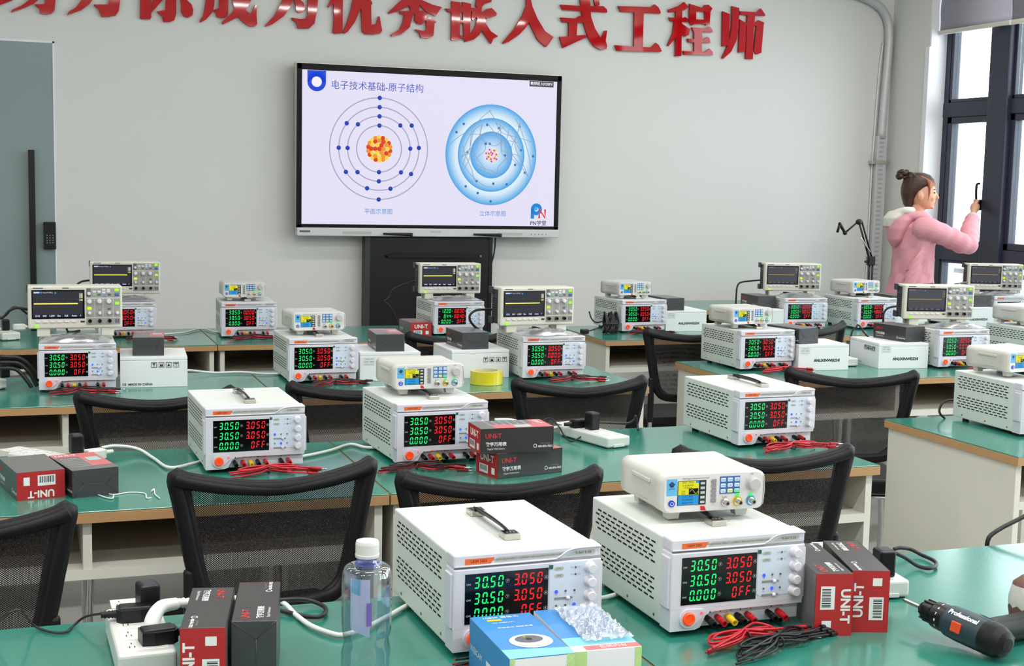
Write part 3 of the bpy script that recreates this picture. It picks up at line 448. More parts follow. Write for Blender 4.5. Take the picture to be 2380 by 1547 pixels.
# ---------------------------------------------------------------- signal generator
def make_gen():
    t = thing('signal_generator', '', 'signal generator', group='signal generators')
    w, h, dd, z0 = .1035, .070, .185, .016
    def ring(s, y, k=8):
        out = []; r = .013 * s + .002; X, Z0, Z1 = w * s, z0 + h * (1 - s) / 2, z0 + h * (1 + s) / 2
        for cx, cz, a0 in ((X - r, Z1 - r, 0), (-X + r, Z1 - r, 90), (-X + r, Z0 + r, 180), (X - r, Z0 + r, 270)):
            for j in range(k + 1): a = math.radians(a0 + 90 * j / k); out.append((cx + r * math.cos(a), y, cz + r * math.sin(a)))
        return out
    c = MB(); c.loft(GENW, [ring(.97, -.001), ring(1, .004), ring(1, .03), ring(.985, .034), ring(.985, .15), ring(1, .154), ring(1, .182), ring(.96, dd)])
    for sd in (-1, 1): c.box(GENW, sd * w - .002, sd * w + .002, .05, .13, z0 + .046, z0 + .053, .0012)
    for k in range(5): c.box(GREYP, -w - .0006, -w + .001, .06 + k * .012, .068 + k * .012, z0 + .013, z0 + .0145)
    c.build('case', t)
    f = MB(); fy = -.0016
    f.add(ring(.945, fy), [tuple(range(36))[::-1]], mat('generator_face', '#d2d1ce', .4))
    def P(u, v): return (-w + 2 * w * u, z0 + h * v)
    def rr(m, u0, u1, v0, v1, y=fy - .0002): (x0, a), (x1, b) = P(u0, v0), P(u1, v1); f.rect(m, x0, x1, a, b, y)
    rr(mat('sky_blue_print', '#5aa9d6', .45), .045, .145, .46, .89); x, z = P(.095, .76)
    for k in range(3): f.disc(mat('navy_print', '#1e3f66', .5), .0062 - k * .0012, T(x, fy - .0005, z - k * .0022) @ FR @ Matrix.Diagonal((1, .35, 1, 1)), 14)
    f.disc(mat('navy_print', '#1e3f66', .5), .0035, T(x, fy - .0006, z + .001) @ FR, 12); f.ftext(mat('navy_print', '#1e3f66', .5), 'JUNTEK', .0036, x, fy - .0006, z - .0085)
    x, z = P(.32, .885); f.ftext(GREYD, 'DDS Signal Generator/Counter', .0042, x, fy - .0004, z)
    rr(BLUEK, .55, .745, .44, .90)
    lightk = [mat('key_pale_blue', '#b9d2e6', .4), mat('key_pale_yellow', '#d5e08a', .4), mat('key_pale_green', '#8fe0b0', .4)]
    for r in range(3):
        for k in range(3):
            x, z = P(.583 + k * .066, .81 - r * .145); f.box(lightk[0] if r < 2 or k == 0 else lightk[k], x - .0052, x + .0052, fy - .002, fy, z - .0036, z + .0036, .0012, 1)
            f.ftext(BLUEK, ('WAVE', 'MOD', 'SYS', 'MEAS', '◄', '►', 'OK', 'CH1', 'CH2')[r * 3 + k], .0028, x, fy - .0022, z)
    for u, s in ((.6, 'Ext.IN'), (.86, 'ADJ')): x, z = P(u, .36 if u < .7 else .93); f.ftext(GREYD, s, .0038, x, fy - .0004, z)
    for u, m in ((.725, YEL), (.855, mat('sky_blue_print', '#5aa9d6', .45))): x, z = P(u, .23); f.disc(m, .0098, T(x, fy - .0004, z) @ FR, 20)
    f.prism(mat('red_sticker', '#c4141f', .4), [P(.375, .05), P(.425, .04), P(.41, .15), P(.37, .16)], -fy + .0002, -fy + .0008, FR)
    f.tube(GREYP, [(*(P(.975, .12)[0], fy), P(.975, .12)[1]), (P(.985, .5)[0], fy, P(.985, .5)[1]), (P(.975, .9)[0], fy, P(.975, .9)[1])], .0012, 5, 4)
    f.build('front_panel', t)
    s = MB(); sy = fy - .0006
    def sr(m, u0, u1, v0, v1, y=sy - .0002): (x0, a), (x1, b) = P(u0, v0), P(u1, v1); s.rect(m, x0, x1, a, b, y)
    (x0, a), (x1, b) = P(.15, .2), P(.42, .83); s.box(DISP, x0, x1, sy, fy + .001, a, b)
    Y1, B1, B2 = glow('gen_yellow', '#e8e52c', .95), glow('gen_blue', '#2b9ce0', .95), glow('gen_dark', '#0c1420', .4)
    sr(Y1, .155, .35, .47, .82); sr(B1, .155, .35, .21, .46); sr(glow('gen_side', '#33454a', .7), .357, .415, .21, .82); sr(B2, .255, .345, .475, .63, sy - .0004); sr(B1, .32, .352, .77, .82, sy - .0004)
    for r in range(5): x, z = P(.386, .755 - r * .122); s.box(GREYP, x - .0042, x + .0042, sy - .0009, sy - .0003, z - .0022, z + .0022)
    for (z, tx, m) in ((.79, 'SINE 1.0kHz', B2), (.71, '010.000000', B2), (.65, '10.00kHz', B2), (.56, '05.00V', B2), (.5, '00.00', B2), (.42, 'CH2: SINE', B2), (.34, '010.000000', B2), (.26, '05.00V 50%', B2)):
        x, zz = P(.245 if z > .6 or z < .47 else .203, z); s.ftext(m, tx, .0048, x, sy - .0005, zz, sx=.95 if z > .6 or z < .47 else .62)
    s.tube(Y1, [(P(.265 + k * .0075, .55)[0], sy - .0006, P(0, .55 + .055 * math.sin(2 * PI * k / 10))[1]) for k in range(11)], .0004, 4, 2)
    s.build('screen', t)['label'] = 'lit screen with yellow and blue halves'
    k = MB()
    for r in range(5):
        x, z = P(.49, .79 - r * .125); k.prism(mat('key_grey', '#84858a', .45), [(x - .0052, z), (x - .003, z + .0034), (x + .005, z + .0034), (x + .005, z - .0034), (x - .003, z - .0034)], -fy, -fy + .0022, FR)
    k.build('soft_keys', t)
    x, z = P(.865, .69); k = MB(); k.lathe(mat('dial_grey', '#b3b3b2', .4), [(0, 0), (.0135, 0), (.0135, .002), (.0118, .003), (.0112, .013), (.010, .0145), (0, .0145)], T(x, fy, z) @ FR, 28); k.build('dial_knob', t)
    for u in (.6, .725, .855):
        x, z = P(u, .23); k = MB(); k.lathe(CHROME, [(0, 0), (.0068, 0), (.0068, .003), (.0048, .004), (.0048, .014), (.0032, .014), (.0032, .006), (0, .006)], T(x, fy, z) @ FR, 16); k.cyl(YEL, (x, fy - .004, z), (x, fy - .010, z), .0014, n=8); k.build('connector', t)
    for u in (.725, .855):
        x, z = P(u, .40); k = MB(); k.ball(glow('gen_green', '#3cf06a', 1.2), (x, fy - .001, z), (.0036, .002, .0036), 10); k.build('indicator_light', t)
    x, z = P(.095, .26); k = MB(); k.lathe(glow('power_ring_blue', '#2a55d8', .8), [(0, 0), (.0062, 0), (.006, .0025), (0, .003)], T(x, fy, z) @ FR, 20); k.disc(INKW, .0034, T(x, fy - .0032, z) @ FR, 16, .0026); k.build('power_button', t)
    for x in (-.068, .068):
        for y in (.022, .15):
            k = MB(); k.prism(GENW, [(x - .014, z0 + .001), (x + .014, z0 + .001), (x + .0105, 0), (x - .0105, 0)], -y - .02, -y, FR); k.build('foot', t)
    return t
def gen(label, x, y, a): return place('gen', make_gen, label, (x, y, PT + .001), a, 'signal generators')
# ---------------------------------------------------------------- oscilloscope
def make_scope():
    t = thing('oscilloscope', '', 'oscilloscope', group='oscilloscopes')
    w, h, z0 = .162, .153, .028
    def P(u, v): return (-w + 2 * w * u, z0 + h * v)
    c = MB(); c.box(BEIGE, -w, w, 0, .032, z0, z0 + h, .006, 3); c.build('front_bezel', t)
    r = MB(); r.box(DSHELL, -w + .004, w - .004, .028, .105, z0 + .004, z0 + h - .004, .006, 2); r.box(BEIGE, -w + .002, w - .002, .03, .1, z0 + h - .012, z0 + h - .001, .003)
    for sd in (-1, 1):
        r.box(DSHELL, sd * (w - .002) - .004, sd * (w - .002) + .004, .08, .125, z0 + h - .03, z0 + h - .002, .003); r.box(DSHELL, sd * (w - .002) - .004, sd * (w - .002) + .004, .08, .125, z0 + .002, z0 + .03, .003)
    for k in range(8): r.box(SLOT, -w + .0036, -w + .0044, .045, .09, z0 + .04 + k * .009, z0 + .044 + k * .009)
    r.build('rear_shell', t)
    s = MB(); (x0, a), (x1, b) = P(.04, .235), P(.595, .91); s.box(DISP, x0, x1, -.0012, .004, a, b)
    def sr(m, u0, u1, v0, v1, y=-.0016): (p, q), (p2, q2) = P(u0, v0), P(u1, v1); s.rect(m, p, p2, q, q2, y)
    sr(SCRN, .055, .575, .275, .875); sr(glow('scope_bar', '#23284a', .8), .055, .575, .275, .33, -.0019)
    for k in range(13): u = .062 + .465 * k / 12; sr(glow('scope_grid', '#4a4a54', .8), u - .0008, u + .0008, .34, .83, -.0018)
    for k in range(9): v = .34 + .49 * k / 8; sr(glow('scope_grid', '#4a4a54', .8), .062, .527, v - .0015, v + .0015, -.0018)
    sr(TRACE, .062, .525, .575, .603, -.0022); sr(SCW, .062, .12, .835, .868, -.002); sr(SCB, .12, .15, .835, .868, -.002); s.ftext(SCW, 'Stop M 500us', .0062, P(.21, 0)[0], -.0021, P(0, .85)[1]); sr(SCB, .28, .295, .82, .862, -.002)
    for u, x in ((.10, 'CH1'), (.175, 'DC'), (.25, '1.00V'), (.325, 'Bw'), (.40, 'Full'), (.485, 'Auto'), (.55, 'f')): s.ftext(SCW, x, .0085, P(u, 0)[0], -.0022, P(0, .302)[1], bold=.0003)
    for v, m in ((.81, SCW), (.77, TRACE), (.73, SCW), (.67, TRACE)): s.ftext(m, '1.00', .0075, P(.555, 0)[0], -.0021, P(0, v)[1], bold=.0003)
    s.build('screen', t)['label'] = 'dark screen with a flat yellow trace'
    p = MB()
    for u0, u1, v0, v1 in ((.612, .70, .26, .70), (.704, .79, .26, .70), (.795, .90, .26, .70), (.905, .975, .26, .70), (.612, .975, .72, .945), (.612, .975, .08, .24)):
        (q0, a), (q1, b) = P(u0, v0), P(u1, v1); p.rect(GREYPAN, q0, q1, a, b, -.0006)
    for u, v, m in ((.70, .79, mat('key_green', '#7bbf8c', .4)), (.75, .79, GREYD), (.81, .77, mat('key_blue', '#6d8fc6', .4)), (.86, .79, GREYD), (.70, .86, KNOB), (.75, .86, KNOB), (.80, .90, KNOB), (.80, .84, KNOB), (.85, .90, KNOB), (.85, .86, KNOB), (.755, .45, mat('key_pink', '#a87f96', .4)), (.857, .45, GREYD)):
        x, z = P(u, v); p.box(m, x - .006, x + .006, -.002, 0, z - .0035, z + .0035, .001, 1)
    p.rect(GREYD, *[P(.055, 0)[0], P(.16, 0)[0]], P(0, .94)[1], P(0, .965)[1], -.0004); p.rect(GREYD, *[P(.36, 0)[0], P(.43, 0)[0]], P(0, .94)[1], P(0, .965)[1], -.0004)
    p.rect(GREYD, P(.615, 0)[0], P(.66, 0)[0], P(0, .75)[1], P(0, .94)[1], -.0009); p.rect(INK, P(.55, 0)[0], P(.595, 0)[0], P(0, .14)[1], P(0, .18)[1], -.0006)
    for u in (.93, .955): p.rect(GREYD, P(u, 0)[0] - .003, P(u, 0)[0] + .003, P(0, .12)[1], P(0, .21)[1], -.001)
    (q0, a), (q1, b) = P(.605, .07), P(.98, .95); p.box(BEIGE, q0, q1, -.0003, .003, a, b); p.build('control_panel', t)
    for j in range(6):
        x, z = P(.105 + j * .075, .165); k = MB(); k.box(KNOB, x - .0085, x + .0085, -.0035, 0, z - .0036, z + .0036, .0018, 2); k.build('menu_button', t)
    for u, v, r_ in ((.645, .635, .0088), (.752, .635, .0088), (.853, .635, .0088), (.645, .36, .0062), (.755, .36, .0062), (.857, .36, .0062), (.945, .36, .0062), (.64, .82, .0062)):
        x, z = P(u, v); k = MB(); k.lathe(KNOB, [(0, 0), (r_, 0), (r_ * .9, .011), (r_ * .7, .0125), (0, .0125)], T(x, -.0005, z) @ FR, 16); k.build('knob', t)
    for u, v, m, n in ((.94, .90, LIME, 'lit_button'), (.943, .585, LIME, 'lit_button'), (.645, .47, glow('yellow_green_light', '#cdf02c', 1.1), 'lit_button'), (.94, .79, BLUEK, 'blue_button'), (.09, .055, LIME, 'power_button')):
        x, z = P(u, v); k = MB(); k.box(m, x - .0075, x + .0075, -.003, 0, z - .0052, z + .0052, .0018, 2); k.build(n, t)
    for u in (.65, .755, .86):
        x, z = P(u, .175); k = MB(); k.lathe(BLACK, [(0, 0), (.0065, 0), (.0065, .012), (.004, .012), (.004, .005), (0, .005)], T(x, 0, z) @ FR, 16); k.build('connector', t)
    for x in (-.11, .11):
        k = MB(); k.box(BEIGE, x - .022, x + .022, .006, .03, 0, z0 + .004, .002); k.build('foot', t)
        k = MB(); k.box(BEIGE, x - .015, x + .015, .08, .1, 0, z0 + .008, .002); k.build('foot', t)
    return t
def scope(label, x, y, a, z=PT): return place('scope', make_scope, label, (x, y, z), a, 'oscilloscopes')
# ---------------------------------------------------------------- meter cartons
def bars(mb, x0, x1, z0, z1, y, X=None):
    mb.rect(INKW, x0, x1, z0, z1, y, X); x = x0 + (x1 - x0) * .1; rnd = random.Random(3)
    while x < x1 - (x1 - x0) * .1:
        wd_ = (x1 - x0) * rnd.choice((.02, .03, .05)); mb.rect(INK, x, x + wd_, z0 + (z1 - z0) * .28, z1 - (z1 - z0) * .1, y - .0002, X); x += wd_ * 2
_kb = {}
def meter_box(label, x, y, a, z=.75, end='dark', roll=0, w=.11, d=.2, h=.066, top='grey', group='multimeter cartons', lay='flat'):
    """carton: long axis y, printed end faces -y, origin under the middle of that end.  lay 'edge': stood on its long narrow side"""
    key = (end, roll, top, lay)
    def make():
        t = thing('meter_box', '', 'box'); hw = w / 2
        X = Matrix.Identity(4)
        if lay == 'edge': X = T(0, 0, w / 2) @ Ry(PI / 2 * (1 if roll == 0 else -1)) @ T(0, 0, -h / 2)
        b = MB(); b.box(KCARD, -hw, hw, 0, d, 0, h, .0008, 1, X); e = .0004
        RS = X @ T(hw + e, 0, 0) @ Rz(PI / 2); LS = X @ T(-hw - e, d, 0) @ Rz(-PI / 2); TP = X @ T(0, 0, h + e)
        for S in (RS, LS):                                   # long printed sides: x along the side 0..d
            b.text(mat('red_print', '#c9302f', .45), 'UNI-T', .017, S @ T(.034, 0, h * .70) @ FR, .0003)
            b.text(INKW, '数字万用表', .0115, S @ T(.042, 0, h * .37) @ FR, .0003); b.text(INKW, 'Digital Multimeters', .0062, S @ T(.042, 0, h * .19) @ FR)
            b.disc(INKW, .0052, S @ T(d - .05, 0, h * .25) @ FR, 14, .0036); b.text(INKW, '400-876-7822', .0072, S @ T(d - .022, 0, h * .22) @ FR, .0002); b.text(DIM, 'UNI-TREND', .005, S @ T(d - .022, 0, h * .34) @ FR)
        # top print
        tm = {'grey': TCARD, 'red': TCARD, 'plain': TCARD}[top]
        b.add([(-hw, 0, 0), (hw, 0, 0), (hw, d, 0), (-hw, d, 0)], [(0, 1, 2, 3)], tm, TP); U = TP @ T(0, 0, .0003)
        if top == 'red':
            b.add([(-hw, d * .80, 0), (hw, d * .80, 0), (hw, d, 0), (-hw, d, 0)], [(0, 1, 2, 3)], PCARD, U); b.add([(hw - .05, d * .2, 0), (hw, d * .2, 0), (hw, d * .8, 0), (hw - .05, d * .8, 0)], [(0, 1, 2, 3)], PCARD, U)
            b.add([(hw - .04, d * .5, 0), (hw - .008, d * .5, 0), (hw - .008, d * .72, 0), (hw - .04, d * .72, 0)], [(0, 1, 2, 3)], mat('pale_teal_print', '#9fc4c0', .5), U @ T(0, 0, .0002))
            b.text(INKW, 'UNI-T', .02, U @ T(-.02, d * .9, .0003) @ Rz(0), .0004)
            for r in range(6): b.text(INKW, '数字万用表 UT' if r == 0 else 'DIGITAL MULTIMETER', .008 if r == 0 else .0058, U @ T(-.018, d * (.70 - r * .1), .0003))
        elif top == 'plain':
            b.text(mat('red_print', '#c9302f', .45), 'UNI-T', .014, U @ T(-.02, .03, .0001) @ Rz(PI / 2), .0003); b.text(INKW, '数字万用表', .010, U @ T(.004, .036, .0001) @ Rz(PI / 2), .0003); b.text(PCARD, 'Digital', .009, U @ T(.02, .032, .0001) @ Rz(PI / 2)); b.text(INKW, '400-876', .008, U @ T(.02, d - .03, .0001) @ Rz(PI / 2), .0003)
        else:
            for r in range(9): b.text(DIM, 'DIGITAL MULTIMETER  CAT III 600V', .0055, U @ T(-.004, d * (.9 - r * .09), 0))
        # ends
        if end == 'red':
            b.rect(RCARD, -hw, hw, 0, h, -e, X)
            if roll == 2: b.ftext(INKW, 'UNI-T', .026, 0, -e - .0002, h * .7, .0008) if lay == 'flat' else None
            if lay == 'flat' and roll == 1:
                b.text(INKW, 'UNI-T', .023, X @ T(0, -e - .0003, h * .20) @ FR @ Rz(PI), .0008); bars(b, -.008, .033, h * .48, h * .86, -e - .0003, X); b.rect(INKW, -.040, -.026, h * .52, h * .82, -e - .0003, X)
            elif lay == 'flat':
                bars(b, -.038, .006, h * .08, h * .42, -e - .0003, X); b.rect(INKW, .024, .04, h * .12, h * .38, -e - .0003, X)
            else:
                b.text(INKW, 'UNI-T', .023, X @ T(-.002, -e - .0003, h * .20) @ FR @ Rz(PI), .0008); bars(b, -.008, .033, h * .48, h * .86, -e - .0003, X); b.rect(INKW, -.042, -.028, h * .55, h * .8, -e - .0003, X)
        else:
            b.rect(DCARD, -hw, hw, 0, h, -e, X)
            ln = lambda p, q: b.tube(KCARD, [(p[0], -e - .0002, p[1]), (q[0], -e - .0002, q[1])], .0006, 4, 1, X=X)
            for sx in (-1, 1): ln((sx * hw, h), (sx * hw * .5, h * .45)); ln((sx * hw, 0), (sx * hw * .5, h * .45))
            ln((-hw * .5, h * .45), (hw * .5, h * .45))
        b.build('carton', t)
        f = MB(); f.rect(RCARD if end == 'dark' else DCARD, -hw, hw, 0, h, 0, X @ T(0, d + .0005, 0) @ Rz(PI)); f.build('end_flap', t)
        return t
    o = place(('meter', key), make, label, (x, y, z), a, group)
    return o
# ---------------------------------------------------------------- white instrument cartons
def white_box(label, x, y, a, style, w=.236, d=.27, h=.11):
    def make():
        t = thing('instrument_carton', '', 'box'); hw = w / 2
        b = MB(); b.box(WCARD, -hw, hw, 0, d, 0, h - .012, .001, 1); L = T(-hw - .0005, d, 0) @ Rz(-PI / 2); e = -.0006
        def icons(X, x0, z):
            for i, s in enumerate(('♻', '☂', '!', '▲')):
                cx = x0 + i * .026; b.tube(INK, [(cx - .009, e, z - .009), (cx + .009, e, z - .009), (cx + .009, e, z + .009), (cx - .009, e, z + .009)], .0011, 4, 1, closed=True, X=X)
                b.prism(INK, [[(cx - .006, z + .006), (cx + .006, z + .006), (cx + .001, z), (cx + .001, z - .006), (cx - .001, z - .006), (cx - .001, z)], [(cx - .006, z - .006), (cx - .003, z + .006), (cx, z - .002), (cx + .003, z + .006), (cx + .006, z - .006)], [(cx - .005, z - .005), (cx, z + .006), (cx + .005, z - .005)], [(cx - .006, z + .006), (cx + .006, z + .006), (cx + .006, z + .003), (cx + .001, z + .003), (cx + .001, z - .006), (cx - .001, z - .006), (cx - .001, z + .003), (cx - .006, z + .003)]][i], -e, -e + .0003, X @ FR)
        def name(X, cx): b.text(INK, 'ANLIXINWEIZHI', .0165, X @ T(cx, e, h * .38) @ FR, .0007)
        def sticker(X, cx, z):
            b.rect(mat('sticker_paper', '#d9dadb', .6), cx - .024, cx + .024, z - .016, z + .016, e, X); b.text(INK, 'LOT. 2023', .008, X @ T(cx, e - .0003, z) @ FR); b.text(GREYD, 'MODEL SDS', .006, X @ T(cx, e - .0003, z + .010) @ FR); b.text(GREYD, 'MADE IN CHINA', .0045, X @ T(cx, e - .0003, z - .010) @ FR)
        I = Matrix.Identity(4)
        if style == 'china': icons(I, .0, h * .74); b.text(INK, 'CE  MADE IN CHINA', .0115, T(-.058, e, h * .10) @ FR, .0003)
        elif style == 'icons': icons(I, .02, h * .66)
        elif style == 'sticker': sticker(I, -hw + .036, h * .68)
        elif style == 'name': name(I, .015); sticker(I, -hw + .03, h * .76)
        elif style == 'corner': name(I, .01); sticker(I, -hw + .034, h * .76); icons(L, d * .55, h * .74); b.text(INK, 'CE MADE IN CHINA', .0105, L @ T(.07, e, h * .1) @ FR)
        b.build('carton', t)
        q = MB(); q.box(WCARD, -hw, hw, .0006, d, h - .0112, h, .001, 1); q.box(INK, -hw + .001, hw - .001, .002, d - .001, h - .0125, h - .011); q.build('lid', t)
        return t
    return place(('white', style, w, d), make, label, (x, y, .75), a, 'white instrument cartons')
# ---------------------------------------------------------------- room shell
WALL = mat('wall_paint', '#d9d9d6', .55, noise=.012, nscale=3)
TRIMW = mat('white_trim', '#e8e8ee', .45)
NAVY = mat('navy_aluminium', '#2a2f40', .4)
YB, XR, XL, YF, ZC = 8.33, 5.84, -3.2, -3.4, 3.45
b = MB(); b.box(WALL, XL - .2, XR + .4, YB, YB + .2, 0, ZC); struct(b.build('wall_back'))
b = MB(); b.box(WALL, XL - .2, XL, YF, YB, 0, ZC); struct(b.build('wall_left'))
b = MB(); b.box(WALL, XL - .2, XR + .4, YF - .2, YF, 0, ZC); struct(b.build('wall_front'))
b = MB(); b.box(mat('ceiling_paint', '#e4e4e2', .7), XL - .2, XR + .4, YF - .2, YB + .2, ZC, ZC + .15); struct(b.build('ceiling'))
FLOOR = mat('grey_floor', '#a3a29e', .3, noise=.06, nscale=2)
b = MB(); b.box(FLOOR, XL - .2, XR + .4, YF - .2, YB + .2, -.12, 0); struct(b.build('floor'))
OPEN = [(4.62, 7.90), (1.1, 4.15), (-2.6, .6)]; ZS, ZT = .42, 3.1
b = MB(); XO = XR + .30
b.box(WALL, XR, XO, YF, YB, 0, ZS); b.box(WALL, XR, XO, YF, YB, ZT, ZC)
ys = [YB] + [v for o in OPEN for v in (o[1], o[0])] + [YF]
for k in range(0, len(ys), 2): b.box(WALL, XR, XO, ys[k + 1], ys[k], ZS, ZT)
struct(b.build('wall_right'))
b = MB(); b.box(TRIMW, XR + .002, XR + .13, 7.888, 7.8995, ZS, ZT); b.box(TRIMW, XR - .012, XR + .004, 7.885, 7.93, ZS, 2.49); struct(b.build('trim_1'))
b = MB(); b.box(mat('baseboard_grey', '#9a9a98', .5), XL, XR, YB - .012, YB, 0, .09); struct(b.build('baseboard_back'))
GLASS = clear('window_glass', '#f3fafa', .03, .02)
def window(n, y0, y1, muls):
    fx0, fx1 = XR + .13, XR + .20
    f = MB()
    f.box(NAVY, fx0, fx1, y0, y0 + .06, ZS, ZT); f.box(NAVY, fx0, fx1, y1 - .06, y1, ZS, ZT); f.box(NAVY, fx0, fx1, y0, y1, ZT - .06, ZT); f.box(NAVY, fx0, fx1, y0, y1, ZS, ZS + .06)
    f.box(NAVY, fx0 - .004, fx1, y0, y1, 2.02, 2.115, .004); f.box(NAVY, fx0 - .004, fx1, y0, y1, 1.055, 1.15, .004)
    for a, c in muls: f.box(NAVY, fx0 - .035, fx1, a, c, ZS, ZT, .012, 3)
    root = f.build('window_%d' % n); struct(root)
    ed = [y0 + .06] + [v for m in sorted(muls) for v in m] + [y1 - .06]
    for k in range(0, len(ed), 2):
        a, c = ed[k], ed[k + 1]
        for z0, z1, sash in ((2.115, ZT - .06, .025), (1.15, 2.02, .045), (ZS + .06, 1.055, .02)):
            q = MB()
            for (u, v, s, t) in ((a, a + sash, z0, z1), (c - sash, c, z0, z1), (a, c, z0, z0 + sash), (a, c, z1 - sash, z1)): q.box(NAVY, fx0 + .004, fx1 - .006, u, v, s, t, .004)
            so = q.build('sash', root)
            p = MB(); p.box(GLASS, fx0 + .03, fx0 + .036, a + sash, c - sash, z0 + sash, z1 - sash); p.build('pane', so)
    return root
w1 = window(1, 4.62, 7.90, [(7.21, 7.40), (6.32, 6.51), (5.42, 5.61)])
window(2, 1.1, 4.15, [(2.1, 2.29), (3.0, 3.19)]); window(3, -2.6, .6, [(-1.6, -1.41), (-.6, -.41)])
h = MB(); h.box(BLACK, XR + .095, XR + .126, 7.415, 7.445, 1.40, 1.47, .004); h.tube(BLACK, [(XR + .11, 7.43, 1.45), (XR + .085, 7.43, 1.46), (XR + .078, 7.43, 1.50), (XR + .078, 7.43, 1.565), (XR + .10, 7.43, 1.575)], .008, 8, 4); h.build('window_handle', w1)
# roller blinds
BLIND = mat('lilac_grey_blind', '#a9a7b4', .7, noise=.02, nscale=8)
for i, (a, c, lab) in enumerate(((7.17, 7.88, 'grey roller blind nearest the corner, pulled down over the window top'), (5.6, 7.16, 'grey roller blind at the right edge of the photo, beside the corner one'))):
    t = thing('roller_blind', lab, 'blind', (XR + .062, (a + c) / 2, 2.57), 0, 'roller blinds'); hw = (c - a) / 2
    q = MB(); n = 14
    rings = [[(.003 * math.sin(k * 1.3) - .002, -hw, .02 + k * .04), (.003 * math.sin(k * 1.3) - .002, hw, .02 + k * .04), (.003 * math.sin(k * 1.3), hw, .02 + k * .04), (.003 * math.sin(k * 1.3), -hw, .02 + k * .04)] for k in range(n)]
    q.loft(BLIND, rings); q.build('fabric', t)
    q = MB(); q.box(mat('blind_bar', '#c9c7bd', .5), -.014, .012, -hw, hw, 0, .028, .004); q.build('bottom_bar', t)
    q = MB(); q.cyl(TRIMW, (.0, -hw, .53 - .028), (0, hw, .53 - .028), .026, n=16); q.build('roller_tube', t)
# railing outside
t = thing('balcony_railing', 'dark metal railing seen outside through the low window pane', 'railing', (6.62, 7.2, 0))
q = MB(); q.box(NAVY, -.02, .02, -4.5, 2.2, .915, .95); q.box(NAVY, -.015, .015, -4.5, 2.2, .1, .13); q.build('rail', t)
for k in range(40):
    q = MB(); y = 1.337 - k * .147; q.box(NAVY, -.011, .011, y - .011, y + .011, 0, .92); q.build('baluster', t)
b = MB(); b.box(mat('balcony_concrete', '#c8c8c8', .8), XO, 7.4, YF, YB + 2, -.12, 0); struct(b.build('trim_2'))
# glass door with its handle and lock
DOORG = mat('grey_green_glass', '#889a9a', .12, spec=.5)
d = MB(); d.box(DOORG, -.75, .203, YB - .012, YB - .002, .03, 2.245); do = struct(d.build('door_1'))
d = MB(); d.box(TRIMW, .203, .213, YB - .014, YB - .0005, .0, 2.255); d.box(TRIMW, -.76, .213, YB - .014, YB - .0005, 2.245, 2.257); d.build('door_frame', do)
d = MB(); d.box(BLACK, .063, .098, YB - .06, YB - .035, .45, 1.64, .003); d.box(BLACK, .07, .09, YB - .05, YB - .01, 1.5, 1.53); d.box(BLACK, .07, .09, YB - .05, YB - .01, .6, .63); d.build('door_handle', do)
d = MB(); d.box(BLACK, .140, .207, YB - .045, YB - .012, 1.075, 1.232, .004)
for r in range(4):
    for k in range(3): d.disc(DIM, .0035, T(.158 + k * .016, YB - .0455, 1.155 - r * .014) @ FR, 8)
d.build('keypad_lock', do)
# cable trunking in the corner
t = thing('cable_trunking', 'galvanised cable trunking climbing the wall corner beside the window', 'trunking', (5.765, YB, 0))
GALV = mat('galvanised', '#c3c5c7', .45, metal=.25, noise=.06, nscale=40)
q = MB(); q.box(GALV, -.04, .035, -.05, -.002, 0, 1.9, .004)
for k in range(44):
    z = .5 + k * .032
    q.box(mat('trunk_slot', '#a3a5a8', .6), -.022, .014, -.0512, -.0498, z, z + .014)
q.build('slotted_duct', t)
q = MB(); q.tube(GALV, [(.0, -.03, 1.88), (.012, -.03, 2.2), (.025, -.03, 2.5), (.018, -.03, 2.66), (-.03, -.03, 2.76), (-.12, -.03, 2.82), (-.26, -.03, 2.86), (-.5, -.03, 2.885), (-1.0, -.03, 2.90), (-2.4, -.03, 2.90)], .030, 12, 8); q.build('flexible_conduit', t)
q = MB(); q.box(STEEL, -.075, .05, -.056, -.001, 1.70, 1.725, .003); q.build('clamp', t)
q = MB(); q.tube(WIREW, [(-.055, -.01, .2), (-.05, -.01, 1.2), (-.048, -.01, 1.7), (-.03, -.01, 2.3), (-.01, -.012, 2.55)], .006, 6, 4); q.build('pipe', t)

# ---------------------------------------------------------------- sign letters
SIGN = mat('red_acrylic', '#bb0a14', .035, spec=.45); SIGNE = mat('red_acrylic_edge', '#9c1a20', .4)
NM = {'zhu': 'far left, cut by the frame top', 'li': 'second from the left, low red hook above the door', 'ni': 'third from the left, ending in a round drop', 'cheng': 'fourth from the left, above the gap left of the screen', 'wei': 'with a drop inside its hook, above the screen left corner',
      'you': 'above the blue slide logo, with two upright legs', 'xiu': 'seventh, spreading like a roof above the screen', 'qian': 'narrow dense one, above the screen middle', 'ru': 'two spreading legs only, above the screen right half', 'shi': 'with a long curved hook, above the screen right corner', 'gong': 'shaped like a capital I, third from the right', 'chengb': 'crowded one second from the right', 'shib': 'rightmost, with a long centre stem'}
for k, (n, polys) in enumerate(GLYPHS.items()):
    xs = [p[0] for q in polys for p in q]; zs = [p[1] for q in polys for p in q]; cx = (min(xs) + max(xs)) / 2; cz = min(zs)
    m = MB()
    for i, q in enumerate(polys): m.prism(SIGNE, [(x - cx, z - cz) for x, z in q], .0, .0195 + i * .0001, FR, SIGN)
    o = m.build('sign_character', loc=(cx, YB - .002, cz)); tag(o, 'red wall character ' + NM[n], 'sign', 'red slogan characters')

